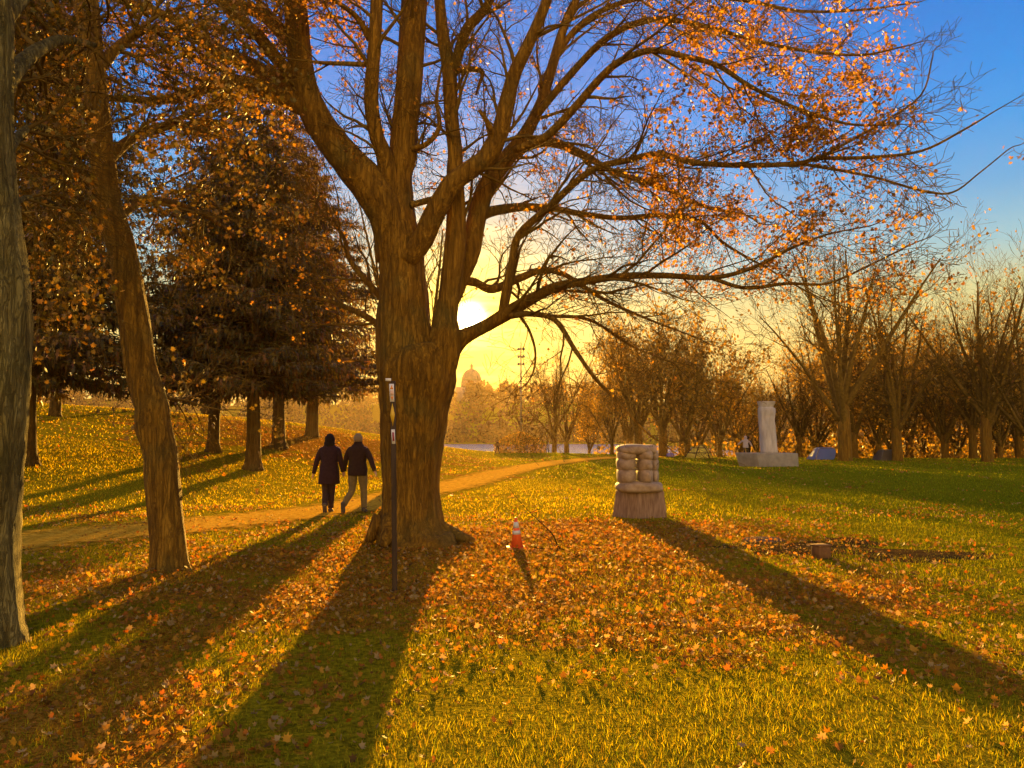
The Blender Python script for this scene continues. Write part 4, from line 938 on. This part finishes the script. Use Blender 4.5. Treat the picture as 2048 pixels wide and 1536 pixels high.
def low_things():
    b = G(1642, 1116); Mb = noise_mat('weathered_wood', (.14, .06, .02), (.20, .09, .03), 9, 6, .9, .5)
    o = TB(); o.box((0, 0, .075), (.20, .16, .17)); o.box((0, 0, .168), (.225, .185, .02)); q = o.build('wooden_stump_box', Mb, None, False); q.location = b; q.rotation_euler = (0, 0, .35); q.modifiers.new('b', 'BEVEL').width = .008
    tag(q, 'small brown wooden block in the grass beside a bare soil patch', 'box')
    Ms = noise_mat('bare_soil', (.05, .028, .008), (.10, .058, .016), 5, 8, 1, .8, bscale=30, dist=.05, spec=0)
    for (x, y, rx, ry, lab, nm) in ((1590, 1097, 1.05, .8, 'dark bare soil patch just left of the small wooden block', 'soil_patch'), (1700, 1084, .45, .45, 'small dark soil patch above the wooden block', 'soil_patch'), (1830, 1110, 1.1, .6, 'long dark soil patch farthest right on the lawn', 'soil_patch')):
        c = G(x, y); B = TB(); n = 48; B.V.append((0, 0, float(H(c.x, c.y)) - c.z + .03))
        for ring in (.5, 1):
            for j in range(n):
                th = 6.283 * j / n; k = ring * (1 + (.22 * math.sin(3 * th + x) + .14 * math.sin(7 * th) + .10 * math.sin(13 * th + 1)) * ring)
                xx, yy = math.cos(th) * rx * k, math.sin(th) * ry * k; B.V.append((xx, yy, float(H(c.x + xx, c.y + yy)) - c.z + (.026 if ring < 1 else -.004)))
        for j in range(n): B.F.append((0, 1 + j, 1 + (j + 1) % n)); B.F.append((1 + j, 1 + n + j, 1 + n + (j + 1) % n, 1 + (j + 1) % n))
        o = B.build(nm, Ms); o.location = c; tag(o, lab, 'soil patch', 'bare soil patches on the lawn', 'structure')
    c = G(1528, 1082); B = TB(); B.loft([(0, 0, -.02, .33, .24), (0, 0, .02, .33, .24), (0, 0, .03, .31, .22)], 28, 2.4)
    o = B.build('access_cover', noise_mat('cover_stone', (.09, .065, .04), (.15, .11, .07), 8, 6, 1, .3, spec=0)); o.location = c; o.rotation_euler = (.03, 0, .2); tag(o, 'flat grey stone cover lying in the grass left of the soil patches', 'cover')
low_things()

# ------------------------------------------------------------------ tents
def tent(px, py, w, h, dpt, colf, polec, label, kind, rz=0):
    b = G(px, py); d = b.y + .4; s = d / F_PX; root = empty('dome_tent', (b.x, d, float(H(b.x, d))), label, 'tent', None, rz)
    m, nt, N, L, p = mat('tent_cloth'); p.inputs['Base Color'].default_value = (*colf, 1); p.inputs['Roughness'].default_value = .6
    tr = N.new('ShaderNodeBsdfTranslucent'); tr.inputs[0].default_value = (*colf, 1); ms = N.new('ShaderNodeMixShader'); ms.inputs[0].default_value = .65
    L.new(p.outputs[0], ms.inputs[1]); L.new(tr.outputs[0], ms.inputs[2]); L.new(ms.outputs[0], N['Material Output'].inputs[0])
    W_, H_ = w * s / 2, h * s; B = TB()
    if kind == 'dome':
        rings = [(1, 0), (.82, .42), (.52, .82), (.22, 1.0)]
        B.loft([(.12 * W_ * q, 0, H_ * q, W_ * k, dpt * k) for k, q in rings], 6, 2.0); B.build('cloth', m, root, False)
        B = TB()
        for j in range(6):
            th = 6.283 * j / 6; B.tube([(.12 * W_ * q + math.cos(th) * W_ * k * 1.01, math.sin(th) * dpt * k * 1.01, H_ * q) for k, q in rings], [.045] * 4, 6)
        for k, q in rings[1:3]: B.tube([(.12 * W_ * q + math.cos(6.283 * j / 6) * W_ * k * 1.01, math.sin(6.283 * j / 6) * dpt * k * 1.01, H_ * q) for j in range(7)], [.04] * 7, 6)
        B.build('poles', M_POST, root)
    else:                                    # a leaning curved shelter
        n = 9; B.V = []
        for k in range(n):
            t = k / (n - 1)
            for yy, sh in ((-dpt, 0), (0, .08), (dpt, 0)):
                zz = H_ * t * (1 + sh); xl = -W_ + 2 * W_ * .30 * t; xr = W_ * (.62 + .38 * min(1, t * 1.7) ** .7)
                B.V.append((xl, yy * (1 - .5 * t), zz)); B.V.append((xr, yy * (1 - .5 * t), zz))
        for k in range(n - 1):
            q = k * 6; q2 = q + 6
            B.F += [(q, q + 1, q2 + 1, q2), (q + 5, q + 4, q2 + 4, q2 + 5), (q + 1, q + 3, q2 + 3, q2 + 1), (q + 3, q + 5, q2 + 5, q2 + 3), (q + 2, q, q2, q2 + 2), (q + 4, q + 2, q2 + 2, q2 + 4)]
        q = (n - 1) * 6; B.F += [(q, q + 1, q + 3, q + 2), (q + 2, q + 3, q + 5, q + 4)]
        B.build('cloth', m, root, False)
        B = TB(); B.tube([(-W_, -dpt - .01, 0), (-W_ * .4, -dpt * .5 - .01, H_)], [.02] * 2, 6); B.tube([(-W_ * .4, -dpt * .5 - .01, H_), (W_, -dpt * .5 - .01, H_)], [.02] * 2, 6); B.build('edge_seam', M_METAL, root)
    return root
tent(1400, 916, 54, 24, 1.2, (.95, .80, .16), 0, 'yellow dome tent with dark poles at the wood\'s edge', 'dome')
tent(1648, 919, 44, 22, .8, (.22, .30, .62), 0, 'pale blue pop-up tent under the tallest bare tree', 'sheet')
tent(1775, 921, 34, 20, .7, (.20, .15, .09), 0, 'dull brown tent in the shade right of the blue one', 'sheet')
def rolled_bag():
    b = G(1341, 914); B = TB(); B.loft([(0, 0, 0, .30, .18), (0, 0, .12, .34, .2), (0, 0, .26, .28, .16), (0, 0, .31, .14, .07)], 14, 2.6); B.tube([(-.14, 0, .30), (0, 0, .40), (.14, 0, .30)], [.015] * 3, 6)
    o = B.build('duffel_bag', flat('bag_purple', (.20, .14, .34))); o.location = b; tag(o, 'purple bag on the grass at the foot of the thick leafy tree', 'bag')
rolled_bag()

# ------------------------------------------------------------------ people
M_SKIN = noise_mat('skin', (.42, .22, .14), (.50, .28, .18), 20, 2, .6, 0)
def cloth(name, c): return noise_mat(name, tuple(v * .75 for v in c), c, 18, 5, .9, .3, bscale=60, dist=.006)
def person(loc, rz, label, h=1.7, pose=None, coat=(.03, .02, .02), legs=(.05, .04, .03), hair=(.02, .015, .01), shoe=(.05, .045, .04), long=False, hood=False, lower_hair=False, group=None, sole=None, sc=None):
    """faces +y; pose holds joints in metres for a 1.7 m body"""
    J = dict(pel=(0, 0, .93), sp=(0, .0, 1.14), ch=(0, .01, 1.34), nk=(0, .015, 1.46), hd=(0, .03, 1.575), ht=(0, .02, 1.66),
             shl=(-.175, 0, 1.375), ell=(-.27, 0, 1.13), wrl=(-.32, .05, .88), shr=(.175, 0, 1.375), elr=(.27, 0, 1.13), wrr=(.32, .05, .88),
             hpl=(-.10, 0, .88), knl=(-.11, .03, .48), anl=(-.11, -.02, .08), hpr=(.10, 0, .88), knr=(.11, .06, .49), anr=(.11, .12, .08))
    J.update(pose or {}); J = {k: Vector(v) for k, v in J.items()}
    root = empty('person', loc, label, 'person', group, rz); root.scale = (sc or h / 1.7,) * 3
    # body: one skinned surface
    vs, es, rs = [], [], []
    def v(p, r): vs.append(tuple(p)); rs.append(r); return len(vs) - 1
    pel = v(J['pel'], (.15, .10)); sp = v(J['sp'], (.13, .09)); ch = v(J['ch'], (.15, .10)); nk = v(J['nk'], (.055, .055)); hd = v(J['hd'], (.078, .092)); ht = v(J['ht'], (.06, .075))
    es += [(pel, sp), (sp, ch), (ch, nk), (nk, hd), (hd, ht)]
    for s, sg in (('l', -1), ('r', 1)):
        a = v(J['sh' + s], (.058, .058)); b = v(J['el' + s], (.042, .042)); c = v(J['wr' + s], (.027, .024)); es += [(ch, a), (a, b), (b, c)]
        dr = (J['wr' + s] - J['el' + s]).normalized(); side = Vector((0, 1, 0)); pm = J['wr' + s] + dr * .055; e = v(pm, (.030, .016)); es.append((c, e))
        for k in range(4):
            o1 = pm + dr * .035 + side * (.026 - .017 * k); o2 = o1 + dr * (.038 - .004 * abs(k - 1)) - Vector((sg * .012, 0, 0)); i1 = v(o1, (.0095, .0095)); i2 = v(o2, (.007, .007)); es += [(e, i1), (i1, i2)]
        t1 = v(J['wr' + s] + dr * .03 + side * .035, (.011, .011)); t2 = v(J['wr' + s] + dr * .062 + side * .046, (.008, .008)); es += [(c, t1), (t1, t2)]
        hp = v(J['hp' + s], (.09, .09)); kn = v(J['kn' + s], (.058, .058)); an = v(J['an' + s], (.036, .036)); es += [(pel, hp), (hp, kn), (kn, an)]
        f = J.get('fd' + s, Vector((0, 1, -.25))).normalized(); to = v(J['an' + s] + f * .15, (.036, .025)); es.append((an, to))
    me = bpy.data.meshes.new('body'); me.from_pydata(vs, es, []); bo = link('body', me, M_SKIN, root)
    md = bo.modifiers.new('skin', 'SKIN'); md.use_smooth_shade = True
    for i, r in enumerate(rs): me.skin_vertices[0].data[i].radius = r
    me.skin_vertices[0].data[0].use_root = True
    sb = bo.modifiers.new('sub', 'SUBSURF'); sb.levels = sb.render_levels = 1
    # face
    B = TB(); B.ball((J['hd'].x, J['hd'].y + .095, J['hd'].z - .01), (.014, .022, .024), 8, 6)
    for sx in (-1, 1): B.ball((J['hd'].x + sx * .082, J['hd'].y, J['hd'].z), (.012, .022, .032), 8, 6)
    B.build('face_features', M_SKIN, root)
    B = TB()
    for sx in (-1, 1): B.ball((J['hd'].x + sx * .032, J['hd'].y + .088, J['hd'].z + .02), (.012, .008, .008), 8, 6)
    B.build('eyes', cloth('eye_dark', (.02, .015, .01)), root)
    # coat
    mc = cloth('coat', coat); B = TB(); cx, cy = J['ch'].x, J['ch'].y; px_, py_ = J['pel'].x, J['pel'].y
    hem = .62 if long else .80
    B.loft([(px_, py_, hem, .235 if long else .205, .165), (px_, py_, hem + .012, .24 if long else .21, .17), (px_, py_, .93, .205, .155), (px_, py_, 1.08, .185, .14), (cx, cy, 1.22, .20, .15), (cx, cy, 1.34, .215, .145), (cx, cy, 1.395, .185, .13), (cx, cy, 1.44, .13, .105), (cx, cy + .01, 1.50, .085, .085), (cx, cy + .01, 1.515, .075, .075)], 22, 2.3)
    for i, q in enumerate(B.V): B.V[i] = (q[0] + .006 * math.sin(q[2] * 31 + q[0] * 20), q[1] + .008 * math.sin(q[2] * 23 + q[0] * 27), q[2])
    for s in 'lr':
        a, b, c = J['sh' + s], J['el' + s], J['wr' + s]; a2 = a + (J['ch'] - a) * .25
        L_ = catmull([tuple(a2) + (.066,), tuple(a + Vector((0, 0, -.035))) + (.068,), tuple(a.lerp(b, .5)) + (.066,), tuple(b) + (.058,), tuple(b.lerp(c, .55)) + (.052,), tuple(c) + (.044,)], 3)
        B.tube([Vector(q[:3]) for q in L_], [q[3] for q in L_], 14)
    B.build('coat', mc, root)
    B = TB(); B.loft([(cx, cy + .01, 1.47, .10, .095), (cx, cy + .01, 1.525, .088, .085)], 16); B.build('collar', mc, root)
    # trousers
    mt = cloth('trousers', legs); B = TB(); B.loft([(px_, py_, .80, .175, .125), (px_, py_, .9, .175, .125), (px_, py_, 1.0, .155, .115)], 16, 2.3)
    for s in 'lr':
        a, b, c = J['hp' + s], J['kn' + s], J['an' + s]
        L_ = catmull([tuple(a + Vector((0, 0, .02))) + (.105,), tuple(a.lerp(b, .45)) + (.095,), tuple(b) + (.074,), tuple(b.lerp(c, .5)) + (.068,), tuple(c + (b - c).normalized() * .02) + (.060,)], 4)
        B.tube([Vector(q[:3]) for q in L_], [q[3] * (1 + .03 * math.sin(i * 1.7)) for i, q in enumerate(L_)], 14)
    B.build('trousers', mt, root)
    mh = cloth('shoes', shoe)
    for s in 'lr':
        f = J.get('fd' + s, Vector((0, 1, -.25))).normalized(); a = J['an' + s]; B = TB(); up = Vector((0, 0, 1)) - f * f.z; up = up.normalized() if up.length > .1 else Vector((0, -1, 0))
        o = a - up * .03
        L_ = [(o - f * .085, .030), (o - f * .07, .046), (o + f * .02, .048), (o + f * .10, .046), (o + f * .17, .042), (o + f * .195, .025)]
        B.tube([q for q, _ in L_], [r for _, r in L_], 12); B.build('shoe', mh, root)
    # hair or hood
    mhr = cloth('hair', hair); B = TB(); H0 = J['hd']
    k = 1.24 if hood or lower_hair else 1.08
    B.ball((H0.x, H0.y - .018, H0.z + (.018 if not lower_hair else .0)), (.090 * k, .105 * k, .112 * k), 18, 12, lambda dv: 1 + .035 * math.sin(9 * dv.x + 7 * dv.z) + .03 * math.sin(17 * dv.z + 11 * dv.x) - (.32 if dv.y > .35 and dv.z < .45 else 0) - (.25 if (dv.z < -.5 and not lower_hair and not hood) else 0))
    if lower_hair: B.ball((H0.x, H0.y - .05, H0.z - .09), (.118, .09, .12), 14, 9, lambda dv: 1 + .04 * math.sin(13 * dv.x + 5 * dv.z))
    B.build('hood' if hood else 'hair', mhr, root)
    return root
cw = G(657, 1026); cm = G(706, 1026); cw.z += .005; cm.z += .005
hs_ = 155 * cw.y / F_PX
person(cw, 0.05, 'person in a long dark coat with full dark hair, hand in hand on the path', 1.66,
       dict(ell=(-.26, -.03, 1.12), wrl=(-.335, .0, .85), elr=(.24, .0, 1.13), wrr=(.29, .06, .88), knl=(-.075, .02, .47), anl=(-.05, -.16, .15), fdl=(0, .35, -.95), knr=(.05, .06, .48), anr=(.035, .06, .075), hpl=(-.07, 0, .88), hpr=(.07, 0, .88)),
       coat=(.035, .014, .016), legs=(.045, .022, .018), hair=(.018, .010, .008), shoe=(.10, .07, .045), long=True, lower_hair=True, sc=(155 * cw.y / F_PX) / 1.70)
mm = Vector((P(714, 1026, cm.y).x, cm.y, cm.z))
person(mm, -.05, 'person in a dark jacket and khaki trousers with grey hair, holding hands on the path', 1.7,
       dict(ell=(-.27, .02, 1.13), wrl=(-.315, .06, .90), elr=(.30, -.06, 1.14), wrr=(.40, -.10, .90), knl=(-.12, .0, .48), anl=(-.24, -.22, .17), fdl=(0, .25, -1), knr=(.12, .08, .49), anr=(.13, .10, .075)),
       coat=(.032, .014, .010), legs=(.17, .12, .05), hair=(.24, .17, .10), shoe=(.08, .06, .045), sc=(158 * cm.y / F_PX) / 1.72)
lw = G(995, 908)
person(lw, 2.6, 'lone walker in dark clothes on the lawn by the lake', 1.7, dict(knl=(-.1, -.1, .5), anl=(-.12, -.25, .12), knr=(.1, .14, .5), anr=(.12, .28, .08)), coat=(.05, .02, .01), legs=(.05, .025, .015), sc=28 * lw.y / F_PX / 1.72)
p1 = G(1492, 916)
person(p1, -.35, 'person in a pale hooded top walking with arms out behind the boat-shaped plinth', 1.7, dict(ell=(-.38, .05, 1.22), wrl=(-.58, .06, 1.05), elr=(.33, -.04, 1.16), wrr=(.46, -.03, .92), knr=(.12, .1, .5), anr=(.12, .22, .08)), coat=(.42, .36, .42), legs=(.03, .02, .02), hair=(.36, .30, .42), hood=True, sc=44 * p1.y / F_PX / 1.72)
p2 = G(1502, 915); p2.y += .6
person(p2, -.2, 'person in black beside the one in the pale hooded top', 1.7, None, coat=(.02, .012, .01), legs=(.02, .012, .01), lower_hair=True, sc=42 * p2.y / F_PX / 1.72)

# ------------------------------------------------------------------ haze
def haze():
    B = TB(); B.box((0, 205, 19.5), (730, 470, 47)); m, nt, N, L, p = mat('haze'); N.remove(p)
    v = N.new('ShaderNodeVolumePrincipled'); v.inputs['Color'].default_value = (1, .68, .36, 1); v.inputs['Density'].default_value = .00014; v.inputs['Anisotropy'].default_value = .62
    L.new(v.outputs[0], N['Material Output'].inputs['Volume'])
    o = B.build('haze', m, None, False); tag(o, 'golden evening haze over the park', 'haze', kind='stuff')
haze()
